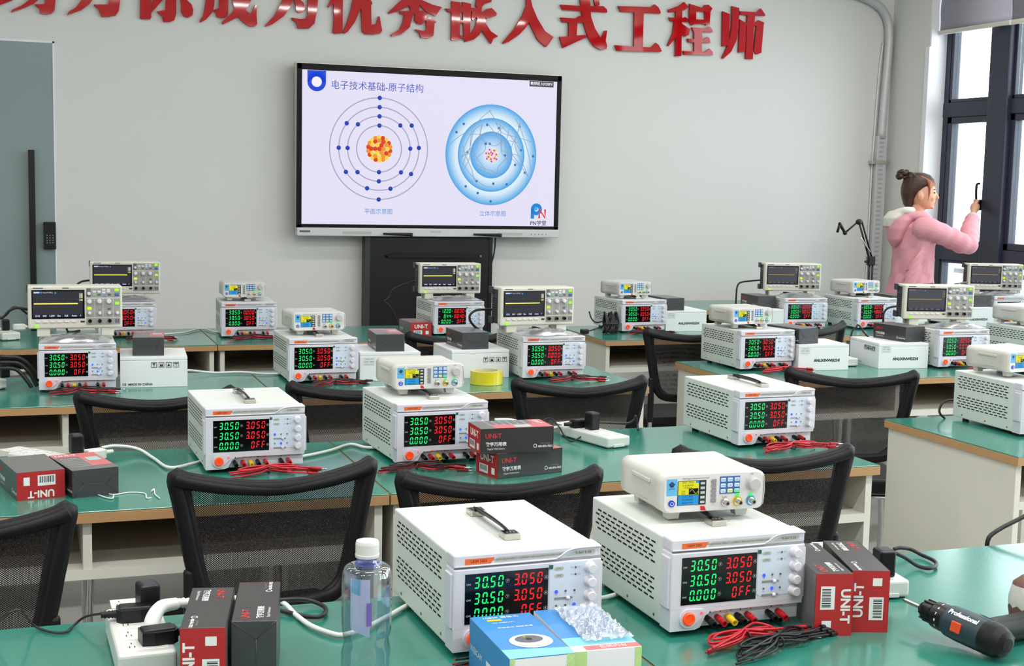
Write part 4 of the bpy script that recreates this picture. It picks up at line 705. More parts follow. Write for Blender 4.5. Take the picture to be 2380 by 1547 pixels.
# ---------------------------------------------------------------- interactive display
sx0, sx1, sz0, sz1 = 1.583, 3.282, 1.167, 2.196; SY = 8.2
t = thing('interactive_display', 'large black framed touch screen showing an atom slide on the wall', 'screen', ((sx0 + sx1) / 2, SY, sz0))
W2, HH = (sx1 - sx0) / 2, sz1 - sz0
BZ = mat('bezel_black', '#060608', .4, spec=.2)
q = MB(); q.box(BZ, -W2, W2, .004, .085, .05, HH, .003); q.box(BZ, -W2, W2, 0, .01, HH - .038, HH, .004); q.box(BZ, -W2, -W2 + .03, 0, .01, .05, HH, .004); q.box(BZ, W2 - .032, W2, 0, .01, .05, HH, .004); q.box(BZ, -W2, W2, 0, .01, .05, .072, .004)
q.box(STEEL, -W2 - .004, W2 + .004, .02, .09, HH - .004, HH + .004); q.box(STEEL, -W2 - .005, -W2 + .001, .02, .09, .03, HH); q.box(STEEL, W2 - .001, W2 + .005, .02, .09, .03, HH); q.box(BZ, -W2 + .005, W2 - .005, .085, .128, .2, .9); q.build('frame', t)
q = MB(); q.box(mat('silver_white', '#cfd0d2', .4), -W2, W2, -.012, .06, 0, .051, .006); q.box(GREYP, -W2 + .28, -W2 + .46, -.0126, -.01, .012, .03); q.box(GREYP, W2 - .42, W2 - .25, -.0126, -.01, .012, .03)
q.rect(GREYD, -W2 + .015, -W2 + .08, .022, .034, -.0126); q.ftext(DIM, 'MAXHUB', .016, 0.02, -.0128, .03)
for k in range(5): q.disc(GREYD, .004, T(W2 - .09 - k * .025, -.0126, .02) @ FR, 8)
q.build('control_bar', t)
def E_(n, h_, s=1.0): return glow('slide_' + n, h_, s)
LAV = E_('lavender', '#e4dff5', 1.0); DBL = E_('deep_blue', '#1d46d8', .95); TBL = E_('title_blue', '#4a5fc0', .95); LBL = E_('pale_blue', '#b9dcf7', .98); ICE = E_('ice', '#e2f0fd', 1.0); EDG = E_('edge_blue', '#6fb6ee', .95); RNG = E_('ring_lilac', '#aea9c6', .95); EDT = E_('electron', '#1846b8', .9); CAP = E_('caption_blue', '#4a90d6', .95)
q = MB(); ax0, ax1, az0, az1 = -W2 + .030, W2 - .032, .072, HH - .038
q.rect(LAV, ax0, ax1, az0, az1, .0035)
def SP(px, pz): return px, pz
# picture positions: u across 0..1, v down 0..1 of the lit area
def U(u): return ax0 + (ax1 - ax0) * u
def Vv(v): return az1 - (az1 - az0) * v
y1 = .0028
q.rect(DBL, U(.019), U(.088), Vv(.075), Vv(.002), y1); q.disc(DBL, (U(.088) - U(.019)) / 2, T(U(.0535), y1, Vv(.075)) @ FR, 32); q.disc(E_('white', '#f4f0ff'), .031, T(U(.0535), y1 - .0003, Vv(.075)) @ FR, 28)
q.ftext(TBL, '电子技术基础-原子结构', .0565, U(.283), y1, Vv(.093), bold=.0001)
q.rect(E_('tag_grey', '#4c4c56', .9), U(.885), U(.985), Vv(.040), Vv(.002), y1); q.ftext(E_('white', '#f4f0ff'), '周润发 NX3EFV'.replace('周润发 ', '教师机 '), .022, U(.935), y1 - .0004, Vv(.021), .0004)
AC = (U(.291), Vv(.497)); RR = (.082, .116, .150, .184)
def ringm(m, c, r, th): q.disc(m, r + th, T(c[0], y1, c[1]) @ FR, 64, r - th)
RAD = [.140, .209, .272, .3065]
RAD = [.141, .197, .252, .308]
for r in RAD: ringm(RNG, AC, r, .0034)
def elec(a, r, s=.014): q.ball(EDT, (AC[0] + r * math.sin(math.radians(a)), y1 - .002, AC[1] + r * math.cos(math.radians(a))), (s, .002, s), 12)
for a in (0, 180): elec(a, RAD[0])
for a in (0, 42, 88, 135, 180, 223, 270, 317): elec(a, RAD[1])
for a in (0, 54, 87, 126, 163, 197, 235, 270, 306): elec(a, RAD[2])
for a in (0, 180): elec(a, RAD[3])
rnd = random.Random(5); nc = [E_('nucleus_red', '#e2401c', .95), E_('nucleus_orange', '#f39a2c', .95), E_('nucleus_yellow', '#f8d24a', 1.0)]
pts = [(0, 0)] + [(.026 * math.cos(k * PI / 3), .026 * math.sin(k * PI / 3)) for k in range(6)] + [(.05 * math.cos(k * PI / 6), .05 * math.sin(k * PI / 6)) for k in range(12)] + [(.069 * math.cos(k * PI / 9 + .2), .069 * math.sin(k * PI / 9 + .2)) for k in range(18)]
for i, (dx, dz) in enumerate(pts[::-1]): q.ball(nc[(i * 7 + i // 3) % 3], (AC[0] + dx, y1 - .003 - .0001 * i, AC[1] + dz), (.0145, .0015, .0145), 12)
BC = (U(.735), Vv(.516))
lay = []
for r0_, r1_ in ((.303, .228), (.222, .148), (.141, .02)):
    for k in range(10):
        t_ = k / 9; e_ = (1 - t_) ** 1.6; c_ = [int(round(a * e_ + b_ * (1 - e_))) for a, b_ in ((86, 226), (168, 240), (232, 253))]
        lay.append((r0_ + (r1_ - r0_) * t_, E_('sphere_%d' % k, '#%02x%02x%02x' % tuple(c_), .97)))
for i, (r, m) in enumerate(lay): q.disc(m, r, T(BC[0], y1 - .00004 * i, BC[1]) @ FR @ Matrix.Diagonal((1, 1.04, 1, 1)), 56)
LN = E_('orbit_line', '#93a9c4', .9)
for i in range(26):
    r = rnd.choice((.12, .2, .28)); a0 = rnd.uniform(0, 2 * PI); c2 = (rnd.uniform(-.05, .05), rnd.uniform(-.05, .05)); pp = []; kk = rnd.uniform(.7, 1.2)
    for k in range(7):
        a = a0 + k * .22; rr_ = r * (1 - .3 * math.sin(k / 6 * PI) * kk); pp.append((BC[0] + c2[0] * math.sin(k / 6 * PI) + rr_ * math.cos(a), y1 - .0025, BC[1] + c2[1] * math.sin(k / 6 * PI) + rr_ * math.sin(a)))
    q.tube(LN, pp, .0021, 4, 3)
for (r, a) in ((.07, 100), (.09, 0), (.08, 120), (.175, 75), (.19, 100), (.16, 175), (.20, 10), (.17, -20), (.19, 240), (.18, 275), (.21, 300), (.26, 45), (.27, 150), (.265, 135), (.28, 0), (.25, -25), (.26, 230), (.255, 250), (.29, 270)):
    q.ball(E_('electron_pale', '#3f78c0', .9), (BC[0] + r * math.cos(math.radians(a)), y1 - .003, BC[1] + r * math.sin(math.radians(a))), (.0085, .001, .0085), 10)
pk = [E_('nuc_pink', '#d63fb8', .95), E_('nuc_yellow', '#f0e058', .95), E_('nuc_white', '#f7d8e8', 1)]
for i in range(40):
    a = i * 2.4; r = .043 * math.sqrt(i / 40); q.ball(pk[i % 3], (BC[0] + r * math.cos(a), y1 - .004, BC[1] + r * math.sin(a)), (.0068, .001, .0068), 8)
q.ftext(CAP, '平面示意图', .036, U(.291), y1, Vv(.915)); q.ftext(CAP, '立体示意图', .036, U(.745), y1, Vv(.918))
lx, lz = U(.935), Vv(.895)
q.disc(E_('logo_blue', '#1f86d8', .95), .038, T(lx - .015, y1, lz + .012) @ FR, 28, .014); q.rect(E_('logo_blue', '#1f86d8', .95), lx - .053, lx - .03, lz - .048, lz + .012, y1); q.disc(E_('logo_cyan', '#35b5e5', .95), .012, T(lx - .018, y1 - .0002, lz + .016) @ FR, 16)
q.tube(E_('logo_red', '#dc3426', .95), [(lx + .005, y1 - .001, lz - .045), (lx + .005, y1 - .001, lz + .01), (lx + .044, y1 - .001, lz - .042), (lx + .044, y1 - .001, lz + .012)], .0065, 6, 1); q.ftext(E_('dark_text', '#3c4060', .9), 'PN学堂'.replace('学堂', '学堂'), .034, lx, y1, lz - .078, .0004)
q.build('screen', t)['label'] = 'lit slide with two atom drawings'
for x, lab in ((2.215, 'black stylus on the screen tray, left one'), (2.80, 'black stylus on the screen tray, right one')):
    q = MB(); q.cyl(BLACK, (-.10, 0, .012), (.07, 0, .008), .006, .011, 10); q.box(BLACK, .07, .085, -.012, .012, -.004, .018, .003); o = q.build('stylus', loc=(x, SY - .024, sz0 + .006)); tag(o, lab, 'pen', 'styluses on the screen tray')
t = thing('screen_stand', 'tall black panel of the stand under the touch screen', 'stand', (2.43, 8.26, 0))
q = MB(); q.box(BLACK, -.41, .41, -.03, .05, .08, 1.163, .004); q.box(DSHELL, -.415, -.385, -.034, .05, .08, 1.163); q.box(BLACK, .392, .415, -.034, .05, .08, 1.163); q.build('panel', t)
q = MB(); q.prism(SOFTB, [(-.27, 1.035), (.33, 1.035), (.33, 1.055), (.22, 1.065), (-.2, 1.065), (-.29, 1.05)], .028, .06, FR); q.ball(DIM, (.325, -.064, 1.045), .008, 10); q.build('tray', t)
q = MB(); q.box(BLACK, -.5, .5, -.3, .06, 0, .08, .01); q.build('base', t)

# ---------------------------------------------------------------- desks
MATG = mat('green_mat', '#2d7f6f', .18, ior=2.4, noise=.03, nscale=3)
MDF = mat('tan_edge', '#b08a5e', .5, noise=.06, nscale=60); LAM = mat('white_laminate', '#d4d3c9', .45); LAMG = mat('grey_laminate', '#8f8b84', .5)
def desk(label, x0, x1, y0, y1, mids=None):
    key = ('desk', round(x1 - x0, 3))
    w = x1 - x0; dd = y1 - y0
    def make():
        t = thing('lab_desk', '', 'desk'); 
        q = MB(); q.box(MDF, 0, w, 0, dd, .722, .746, .001); q.build('desktop', t)
        q = MB(); q.box(MATG, .001, w - .001, .001, dd - .001, .7462, .75, .0012, 2); q.build('desk_mat', t)['label'] = 'glossy green sheet'
        for x in (.022, w - .022):
            q = MB(); q.box(LAM, x - .01, x + .01, .02, dd - .01, 0, .722); q.build('side_panel', t)
        q = MB(); q.box(LAM, w / 2 - .01, w / 2 + .01, .022, dd - .03, .60, .722); q.build('divider', t)
        q = MB(); q.box(LAM, .03, w - .03, .02, dd - .03, .585, .609); q.build('shelf', t)
        q = MB(); q.box(LAMG, .03, w - .03, dd - .03, dd - .015, .56, .722); q.build('back_panel', t)
        return t
    return place(key, make, label, (x0, y0, 0), 0, 'green topped lab desks')
G = [(-.57, .848), (.852, 2.27)]
desk('green-topped desk at the near left, under the water bottle', -.47, .948, 1.69, 2.385); desk('green-topped desk at the near right, under the cordless drill', .952, 2.37, 1.69, 2.385)
for y0, nm in ((3.19, 'second row'), (4.69, 'third row'), (6.27, 'far row by the wall')):
    desk('left-hand green-topped desk of the %s, left of the seam' % nm, G[0][0], G[0][1], y0, y0 + .66)
    desk('green-topped desk of the %s between the seam and the aisle' % nm, G[1][0], G[1][1], y0, y0 + .66)
desk('green-topped desk with its white end panel at the right photo edge', 2.745, 4.16, 3.19, 3.85)
desk('green-topped desk right of the aisle, with the carton pair, middle one', 2.71, 4.125, 4.69, 5.35); desk('green-topped desk at the right photo edge, middle row right of the aisle', 4.135, 5.55, 4.69, 5.35)
desk('green-topped desk right of the aisle with the coiled black cable', 2.725, 4.14, 6.14, 6.80); desk('green-topped desk of the far right row, below the pink jacket', 4.15, 5.565, 6.14, 6.80)
desk("green-topped desk against the wall behind the right-hand rows, under the boom arm", 4.0, 5.415, 7.56, 8.2)

# ---------------------------------------------------------------- chairs
NET = netting('black_netting', '#0b0b0d', .0054)
def make_chair():
    t = thing('mesh_chair', '', 'chair', group='black mesh chairs')
    def curve(x): return .032 * (1 - (x / .224) ** 2)          # backrest bows away from the sitter
    top = [(-.220, .872), (-.192, .863), (-.104, .847), (0, .839), (.104, .847), (.192, .863), (.220, .872)]
    side = [(.211, .82), (.194, .735), (.180, .665), (.160, .605), (.118, .574)]; bot = [(0, .568)]
    loop = top + side + bot + [(-x, z) for x, z in side[::-1]]
    P = [(x, -curve(x) + .05 * (.885 - z), z) for x, z in loop]
    q = MB(); q.tube(SOFTB, P, .0145, 10, 4, closed=True, flat=1.25)
    q.tube(SOFTB, [(x, -curve(x) + .05 * (.885 - z) - .004, z - .004) for x, z in top], lambda u: .0115 + .007 * abs(2 * u - 1), 10, 5)
    for s in (-1, 1): q.tube(SOFTB, [(s * x * .925, -curve(x) + .05 * (.885 - z) + .002, z + .004) for x, z in [(.212, .862)] + side], lambda u: .0135 - .003 * u, 8, 4)
    q.build('back_frame', t)
    n = MB(); rows = []
    for i in range(15):
        z = .574 + (.848 - .574) * i / 14; hw = .118 + (.176 - .118) * min(1, (i / 5) ** .6) if i < 5 else .176 + .028 * (i - 5) / 9
        rows.append([(-hw + 2 * hw * j / 16, -curve(-hw + 2 * hw * j / 16) + .05 * (.885 - z), z - (.0 if i < 11 else .012 * (i - 10) / 4 * (1 - abs(j - 8) / 8))) for j in range(17)])
    n.add([v for r in rows for v in r], [(i * 17 + j, i * 17 + j + 1, (i + 1) * 17 + j + 1, (i + 1) * 17 + j) for i in range(14) for j in range(16)], NET, None, True); n.build('back_netting', t)
    for s in (-1, 1):
        q = MB(); q.box(BLACK, s * .19 - .013, s * .19 + .013, -.012, .012, .46, .665, .008, 2); q.build('upright', t)
        q = MB(); q.tube(CHROME, [(s * .19, 0, .64), (s * .19, 0, .45), (s * .2, -.01, .2), (s * .205, -.02, .012), (s * .205, .05, .010), (s * .19, .29, .010), (s * .19, .345, .03), (s * .2, .35, .2), (s * .19, .335, .40), (s * .19, .30, .425), (s * .19, .05, .425)], .0105, 10, 5); q.build('leg', t)['label'] = 'chrome tube side leg'
    q = MB(); q.box(SOFTB, -.21, .21, .015, .365, .43, .485, .022, 4); q.build('seat', t)
    q = MB(); q.tube(CHROME, [(-.19, .32, .415), (.19, .32, .415)], .009, 8, 1); q.tube(CHROME, [(-.2, .06, .415), (.2, .06, .415)], .009, 8, 1); q.build('cross_bar', t)
    return t
def chair(label, x, y, a): return place('chair', make_chair, label, (x * 1.058, y * 1.058 + .02, 0), math.radians(a), 'black mesh chairs')
chair('black mesh chair cut off by the left photo edge, nearest row', -.13, 2.54, 0)
chair('black mesh chair whose whole back shows left of the bottle', .50, 2.79, 4)
chair('black mesh chair right behind the handle-topped front power supply', .945, 2.63, -7)
chair('black mesh chair behind the large front signal generator', 1.63, 2.725, -10)
chair('black mesh chair behind the left edge of the handle-topped second-row power supply', .36, 3.88, 0)
chair('black mesh chair between the two left second-row power supplies', .955, 3.93, 0)
chair('black mesh chair behind the long white power strip', 1.635, 3.85, -4)
chair('black mesh chair corner at the left photo edge, far row', -.395, 5.125, 0)
chair('black mesh chair behind the yellow tape, far row', 1.655, 5.16, 0)
chair('black mesh chair at the aisle by the coiled cable desk', 2.685, 5.13, -4)
chair('black mesh chair corner showing past the middle white cartons, far right', 3.33, 5.235, 14)
chair('black mesh chair turned in the aisle, with its chrome leg showing', 2.62, 3.85, -24)
# ---------------------------------------------------------------- instruments in place
R = math.radians
psu('white power supply with bare black handle, front row, behind the blue box', .778, 2.040, .021, leds=(0, 2))
psu('white power supply at front right, under the large signal generator', 1.164, 2.032, 0, leds=(0, 1))
psu('white power supply with bare handle, second row, left one', .576, 3.531, .019, leds=(0, 1))
psu('white power supply in the second row, half hidden by two stacked cartons', 1.075, 3.493, .038)
psu('white power supply with bare handle, second row, by the aisle', 2.118, 3.506, .019)
psu('white power supply far left, under the nearer left oscilloscope', .191, 4.989, -.024, leds=(0, 1))
psu('white power supply in the third row, under a generator left of the charcoal carton', 1.071, 5.013, 0, leds=(0, 0))
psu('white power supply in the third row, right of the yellow tape', 1.970, 4.936, -.03, amps=('3.050', '0.000', ' 0FF'), leds=(0, 2))
psu('white power supply in the far row, half hidden behind the left oscilloscope', .475, 6.588, 0, leds=(0, 2))
psu('white power supply in the far row, under a generator before bare wall', 1.031, 6.514, -.054, amps=('0.000', '3.050', ' 0FF'), leds=(0, 2))
psu('white power supply reading 12.00, far row, before the black stand', 2.065, 6.461, -.01, ('12.00', ' 8.44', '0.000'), ('8.000', '8.040', ' 0FF'), leds=(2, 2))
psu('white power supply beside the coiled black cable, right of the aisle', 3.074, 6.444, .034, amps=('3.050', '3.050', ' 0FF'))
psu('white power supply in the far right row, under the oscilloscope by the boom arm', 4.059, 6.461, -.045, leds=(0, 0))
psu('white power supply in the far right row, reading 4.880, under a generator', 4.478, 6.397, .007, amps=('3.050', '4.880', ' 0FF'), leds=(2, 2))
psu('white power supply under the last oscilloscope at the right photo edge', 5.455, 6.46, -.1)
psu('white power supply right of the aisle, with a white carton on its right, middle row', 2.964, 5.002, .014, leds=(0, 0))
psu('white power supply in the middle right row, under the oscilloscope below the pink jacket', 3.880, 4.895, -.02, amps=('3.050', '0.000', ' 0FF'), leds=(0, 2))
psu('white power supply cut by the right photo edge, middle right row', 4.368, 4.856, 0)
psu('white power supply on the white-sided desk, cut by the right photo edge', 3.099, 3.452, -.028)
gen('large white signal generator on the front right power supply', 1.168, 2.135, R(-1.5))
gen('white signal generator on the second-row power supply, left of the yellow tape', 1.075, 3.625, R(1.5))
gen('white signal generator in the third row, left of the charcoal carton', 1.078, 5.125, R(2.5))
gen('white signal generator in the far left row, before bare wall', 1.022, 6.60, R(-2.9))
gen('white signal generator beside the coiled cable desk, far row right of the aisle', 3.06, 6.53, R(8))
gen('white signal generator right of the aisle, middle row, over the turned chair', 2.938, 5.09, R(4.5))
gen('white signal generator in the far right row, below the boom arm', 4.50, 6.545, R(9))
gen('white signal generator at the right photo edge, middle right row', 4.375, 5.0, R(10))
gen('white signal generator at the right photo edge, on the nearest right desk', 3.112, 3.585, R(7))
scope('beige oscilloscope nearest the left photo edge, third row', .191, 5.115, R(1), PT + .012)
scope('beige oscilloscope in the far row, next to the glass door', .478, 6.72, R(-2))
scope('beige oscilloscope in the third row, right of the yellow tape', 1.955, 5.085, R(3.5))
scope('beige oscilloscope before the black stand under the screen', 2.06, 6.60, R(0))
scope('beige oscilloscope in the far right row, left of the boom arm', 4.055, 6.60, R(-13))
scope('beige oscilloscope below the pink jacket, dark shell showing', 3.865, 5.06, R(-14))
scope('beige oscilloscope at the right photo edge, under the window', 5.40, 6.56, R(-19))
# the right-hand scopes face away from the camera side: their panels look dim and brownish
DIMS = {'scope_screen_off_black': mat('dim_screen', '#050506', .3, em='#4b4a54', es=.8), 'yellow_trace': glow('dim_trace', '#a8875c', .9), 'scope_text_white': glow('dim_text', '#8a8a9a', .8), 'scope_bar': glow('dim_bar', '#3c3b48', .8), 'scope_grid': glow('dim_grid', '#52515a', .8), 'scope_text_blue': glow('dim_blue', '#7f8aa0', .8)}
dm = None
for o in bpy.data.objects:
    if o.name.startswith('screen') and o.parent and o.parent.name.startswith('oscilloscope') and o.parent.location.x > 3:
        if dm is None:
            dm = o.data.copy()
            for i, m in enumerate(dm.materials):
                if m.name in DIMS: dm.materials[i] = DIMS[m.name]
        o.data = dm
# white cartons
white_box('white carton with CE MADE IN CHINA print, left, third row', .456, 5.043, R(-4), 'china')
white_box('white carton in the third row, under the carton with the faded red top', 1.335, 5.03, R(-3.5), 'sticker')
white_box('white carton in the third row, right behind the yellow tape', 1.70, 5.03, R(-1), 'icons')
white_box('white carton with bold black name, far row right of the aisle', 3.33, 6.46, R(-2), 'name')
white_box('white carton with bold black name, left of the wider turned carton', 3.218, 4.965, R(-5), 'name', d=.22)
white_box('white carton turned to show two printed sides, middle right row', 3.607, 4.945, R(-7), 'corner')
white_box('white carton in the far right row, below the window oscilloscope', 5.165, 6.42, R(-3), 'name')
white_box('white carton behind the far right signal generator, left of the window oscilloscope', 4.745, 6.47, R(-3), 'sticker')
white_box('white carton half hidden left of the far right oscilloscope', 3.795, 6.45, R(-3), 'sticker', d=.25)
# meter cartons
WZ = .86
meter_box('charcoal carton on the CE MADE IN CHINA white carton', .440, 5.085, R(-6), WZ, top='red')
meter_box('charcoal carton with faded red top, on a white carton left of the tape', 1.340, 5.055, R(-4.6), WZ, top='red')
meter_box('black carton turned sideways, on the white carton behind the tape', 1.688, 5.065, R(1.6), WZ)
meter_box('charcoal carton on the white carton beside the coiled cable power supply', 3.266, 6.47, R(3), WZ)
meter_box('charcoal carton on the narrow white carton, middle right row', 3.162, 5.0, R(12), WZ, d=.17)
meter_box('black carton with white figures on the turned white carton', 3.69, 4.985, R(8), WZ, w=.118, d=.185)
meter_box('black carton beside the far right oscilloscope by the boom arm', 3.86, 6.54, R(-2), WZ, d=.22)
meter_box('black carton under the window, left of the edge oscilloscope', 5.235, 6.46, R(-2), WZ)
meter_box('charcoal carton behind the far right signal generator', 4.70, 6.50, R(0), WZ)
meter_box('red-ended carton in the far row, before the black stand', 1.871, 6.47, R(1), end='red', roll=2, top='red')
meter_box('red-ended carton lying at the left photo edge, second row', .042, 3.346, R(12), end='red', roll=1)
meter_box('charcoal carton with red printed top, second row, by the twist tie', .165, 3.343, R(14), top='red')
meter_box('lower carton of the stacked pair in the second row', 1.15, 3.335, R(12 - 90), end='red', roll=2, top='red')
meter_box('upper carton of the stacked pair in the second row', 1.117, 3.345, R(-1 - 90), .816, end='red', roll=2, top='red')
meter_box('red-ended carton standing on edge beside the power strip, front left', .245, 1.970, R(-11.9), end='red', roll=0, lay='edge')
meter_box('charcoal carton standing on edge left of the water bottle', .321, 1.980, R(-11.9), end='dark', roll=1, lay='edge')
meter_box('red-ended carton on edge touching the front right power supply', 1.313, 1.959, R(-14.9), end='red', roll=1, lay='edge')
meter_box('red-ended carton on edge, outer one near the drill', 1.386, 1.958, R(-18), end='red', roll=0, lay='edge')

# ---------------------------------------------------------------- power strips and plugs
def strip(label, x, y, a, w=.085, L=.30, h=.036):
    def make():
        t = thing('power_strip', '', 'power strip', group='white power strips'); q = MB(); q.box(WPLAS, -w / 2, w / 2, 0, L, .003, h, .006, 3); q.box(INK, -w / 2 + .006, w / 2 - .006, .006, L - .006, 0, .004); q.box(WPLAS, -.02, .02, -.003, .003, .004, .012, .001); q.build('body', t)
        for k in range(5):
            q = MB(); y0 = .04 + k * .055
            q.box(mat('socket_face', '#dcddd8', .4), -w / 2 + .01, w / 2 - .01, y0 - .022, y0 + .022, h - .001, h + .0008, .0006, 1)
            for sx in (-1, 1):
                q.box(INK, sx * .02 - .0045, sx * .02 - .003, y0 - .012, y0 - .004, h + .0004, h + .001); q.box(INK, sx * .02 + .003, sx * .02 + .0045, y0 - .012, y0 - .004, h + .0004, h + .001); q.box(INK, sx * .02 - .0008, sx * .02 + .0008, y0 + .005, y0 + .012, h + .0004, h + .001)
            q.build('socket', t)
        return t
    return place(('strip', w, L, h), make, label, (x, y, .75), R(a), 'white power strips')
strip('white power strip with three plugs, front left desk', .175, 2.067, 1, .088, .24, .046)
strip('white power strip behind the pair of red-ended cartons, front right', 1.535, 2.11, -8, .085, .22)
strip('long white power strip on the second-row desk, in front of a chair', 1.645, 3.59, 14, .085, .24, .034)
strip('white power strip behind the cartons at the left photo edge, second row', .15, 3.60, 40, .085, .24, .034)
strip('white power strip at the left photo edge, third row', -.08, 5.08, 30, .085, .2, .036)
strip('white power strip at the left photo edge, far row', -.035, 6.58, 20, .085, .22, .036)
strip('white power strip in the gap between the two middle right cartons', 3.415, 5.045, -6, .06, .2, .036)
def plug(label, p, a, m, adapter=False):
    m_ = m
    def make():
        t = thing('mains_plug' if not adapter else 'power_adapter', '', 'plug' if not adapter else 'adapter'); q = MB()
        if adapter: q.box(m, -.0165, .0165, -.019, .019, 0, .052, .005, 3); q.box(DSHELL, -.012, .012, -.014, .014, .050, .0528, .002, 1)
        else: q.prism(m, [(-.03, -.016), (-.012, -.021), (.018, -.021), (.026, -.012), (.026, .012), (.018, .021), (-.012, .021), (-.03, .016)], 0, .021); q.box(m, -.028, .022, -.015, .015, .018, .024, .003)
        q.build('body', t)
        if not adapter:
            q = MB(); q.tube(m, [(.022, 0, .011), (.032, 0, .011), (.05, 0, .011)], lambda u: .0075 - .002 * u + .001 * math.sin(u * 40), 8, 6); q.build('strain_relief', t)
        return t
    return place(('plug', m.name, adapter), make, label, p, R(a), 'plugs and adapters')
plug('black plug on the front left power strip, rearmost', (.166, 2.235, .7965), 178, BLACK); plug('black adapter upright on the front left power strip', (.192, 2.262, .7965), 12, BLACK, True)
plug('black plug nearest on the front left power strip', (.197, 2.115, .7965), 8, BLACK)
o = MB(); o.tube(WIREW, [(.192, 2.150, .797), (.190, 2.158, .815), (.205, 2.185, .828), (.232, 2.20, .828)], lambda u: .0145 - .005 * u, 10, 6); o.tube(WIREW, [(.228, 2.2, .828), (.246, 2.206, .826), (.27, 2.22, .815)], lambda u: .0075 + .002 * math.sin(u * 36), 8, 6); tag(o.build('mains_plug'), 'white curved plug on the front left power strip', 'plug', 'plugs and adapters')
plug('black adapter on the strip behind the front right cartons', (1.545, 2.145, .7865), -8, BLACK, True)
plug('black adapter on the long second-row power strip', (1.614, 3.72, .7845), 14, BLACK, True); plug('black plug beside the adapter on the long second-row strip', (1.59, 3.765, .7845), 190, BLACK)
plug('black adapter behind the cartons at left, second row', (.135, 3.70, .7845), 10, BLACK, True); plug('white plug behind the cartons at left, second row', (.185, 3.735, .764), 25, WIREW)
plug('black adapter on the strip at left, third row', (-.055, 5.14, .7865), 20, BLACK, True); plug('white plug on the strip at left, third row', (-.03, 5.20, .7865), 20, WIREW)
plug('black adapter on the strip at left, far row', (-.06, 6.68, .7865), 10, BLACK, True); plug('white plug on the strip at left, far row', (.0, 6.72, .787), 10, WIREW)
# ---------------------------------------------------------------- cords
for n, m, r, lab in (('w_b_left', WIREW, .0045, 'white power cord snaking to the left second-row power supply'), ('w_b_mid', WIREW, .0045, 'white power cord between the two left second-row power supplies'), ('w_b_right', WIREW, .0045, 'white power cord from the stacked cartons to the long strip'), ('w_c', WIREW, .0045, 'white power cord along the third-row desk'), ('w_d', WIREW, .0045, 'white power cord along the far-row desk'), ('w_a', WIREW, .0045, 'white power cord passing behind the water bottle'), ('w_a_mid', WIREW, .0045, 'white power cord between the two front power supplies'),
        ('k_a_loop', WIRE, .004, 'black cable loop left of the water bottle'), ('k_a_right', WIRE, .0042, 'black cable loop behind the front right cartons'), ('k_a_thin', WIRE, .0022, 'thin black cord at the near left desk corner'), ('k_b1', WIRE, .003, 'black cord lying left of the long second-row strip'), ('k_b2', WIRE, .0022, 'thin black cord looping before the long second-row strip'), ('k_b3', WIRE, .004, 'thick black cord right of the long second-row strip'),
        ('k_right', WIRE, .005, 'black cable in front of the white desk end, lower right'), ('k_r3', WIRE, .004, 'black cable curling behind the right edge power supply'), ('scope_d3', WIRE, .004, 'black cord across the black stand, from the far oscilloscope'), ('tv_cord', WIRE, .005, 'black cord hanging from the touch screen'), ('scope_c3', WIRE, .005, 'black cord from the third-row oscilloscope to the sideways carton'), ('scope_r1b', WIRE, .005, 'grey black cord of the oscilloscope by the boom arm'), ('scope_r2b', WIRE, .005, 'black cord of the oscilloscope below the pink jacket'), ('scope_r1d', mat('grey_cable', '#77797c', .4), .005, 'grey cord of the oscilloscope by the window'),
        ('scope_d1', WIRE, .005, 'black cord of the oscilloscope next to the glass door'), ('scope_c1', WIRE, .005, 'upper black cord at the left photo edge oscilloscope'), ('scope_c1b', WIRE, .004, 'lower black cord at the left photo edge oscilloscope'), ('k_r2a', WIRE, .004, 'straight black cord behind the turned white carton'), ('k_r2b', WIRE, .004, 'hooked black cord behind the turned white carton'),
        ('k_c_bunch1', WIRE, .007, 'black cable at left, third row, uppermost of three'), ('k_c_bunch2', WIRE, .007, 'black cable at left, third row, middle of three'), ('k_c_bunch3', WIRE, .007, 'black cable at left, third row, lowest of three'), ('tie1', WIREW, .0016, 'long crumpled white twist tie on the second-row desk'), ('tie2', WIREW, .0016, 'short white twist tie before the charcoal carton, second row'), ('tie3', WIREW, .0016, 'hooked white twist tie, right end of the three')):
    pts = list(CABLES[n]); e = pts[-1]
    if n in ('scope_r1b', 'scope_r2b', 'scope_r1d', 'scope_d1', 'scope_c1', 'scope_c1b', 'k_r2a'): pts += [(e[0] - .02, e[1], e[2] * .5 + .378), (e[0] - .03, e[1], .757), (e[0] + .03, e[1] - .01, .756)]
    q = MB(); q.tube(m, pts, r, 7, 7); tag(q.build('mains_cable' if r > .0018 else 'twist_tie'), lab, 'cord' if r > .0018 else 'twist tie', 'loose cords' if r > .0018 else 'twist ties')
# coiled cable bundle on the right block
t = thing('coiled_cable', 'black tied coil of cable at the desk corner right of the aisle', 'cable', (2.86, 6.42, .755))
rnd = random.Random(11)
for k in range(9):
    q = MB(); x = -.035 + k * .009
    q.tube(WIRE, [(x + rnd.uniform(-.01, .01), rnd.uniform(-.02, .02) - .02, .005), (x + .012, -.03, .05), (x + rnd.uniform(0, .02), rnd.uniform(-.01, .03), .10 + rnd.uniform(-.012, .012)), (x + .02, .03, .05), (x + .03, .03, .006)], .0042, 6, 5, closed=True); q.build('loop', t)
q = MB(); q.tube(WIRE, [(-.03, 0, .06), (-.07, .0, .055), (-.09, .01, .075), (-.10, .02, .11)], .004, 6, 5); q.tube(WIRE, [(-.02, 0, .04), (-.08, -.01, .02), (-.13, 0, .006), (-.14, .02, .004)], .004, 6, 5); q.box(BLACK, -.15, -.11, -.015, .02, -.003, .02, .005); q.build('cable_end', t)
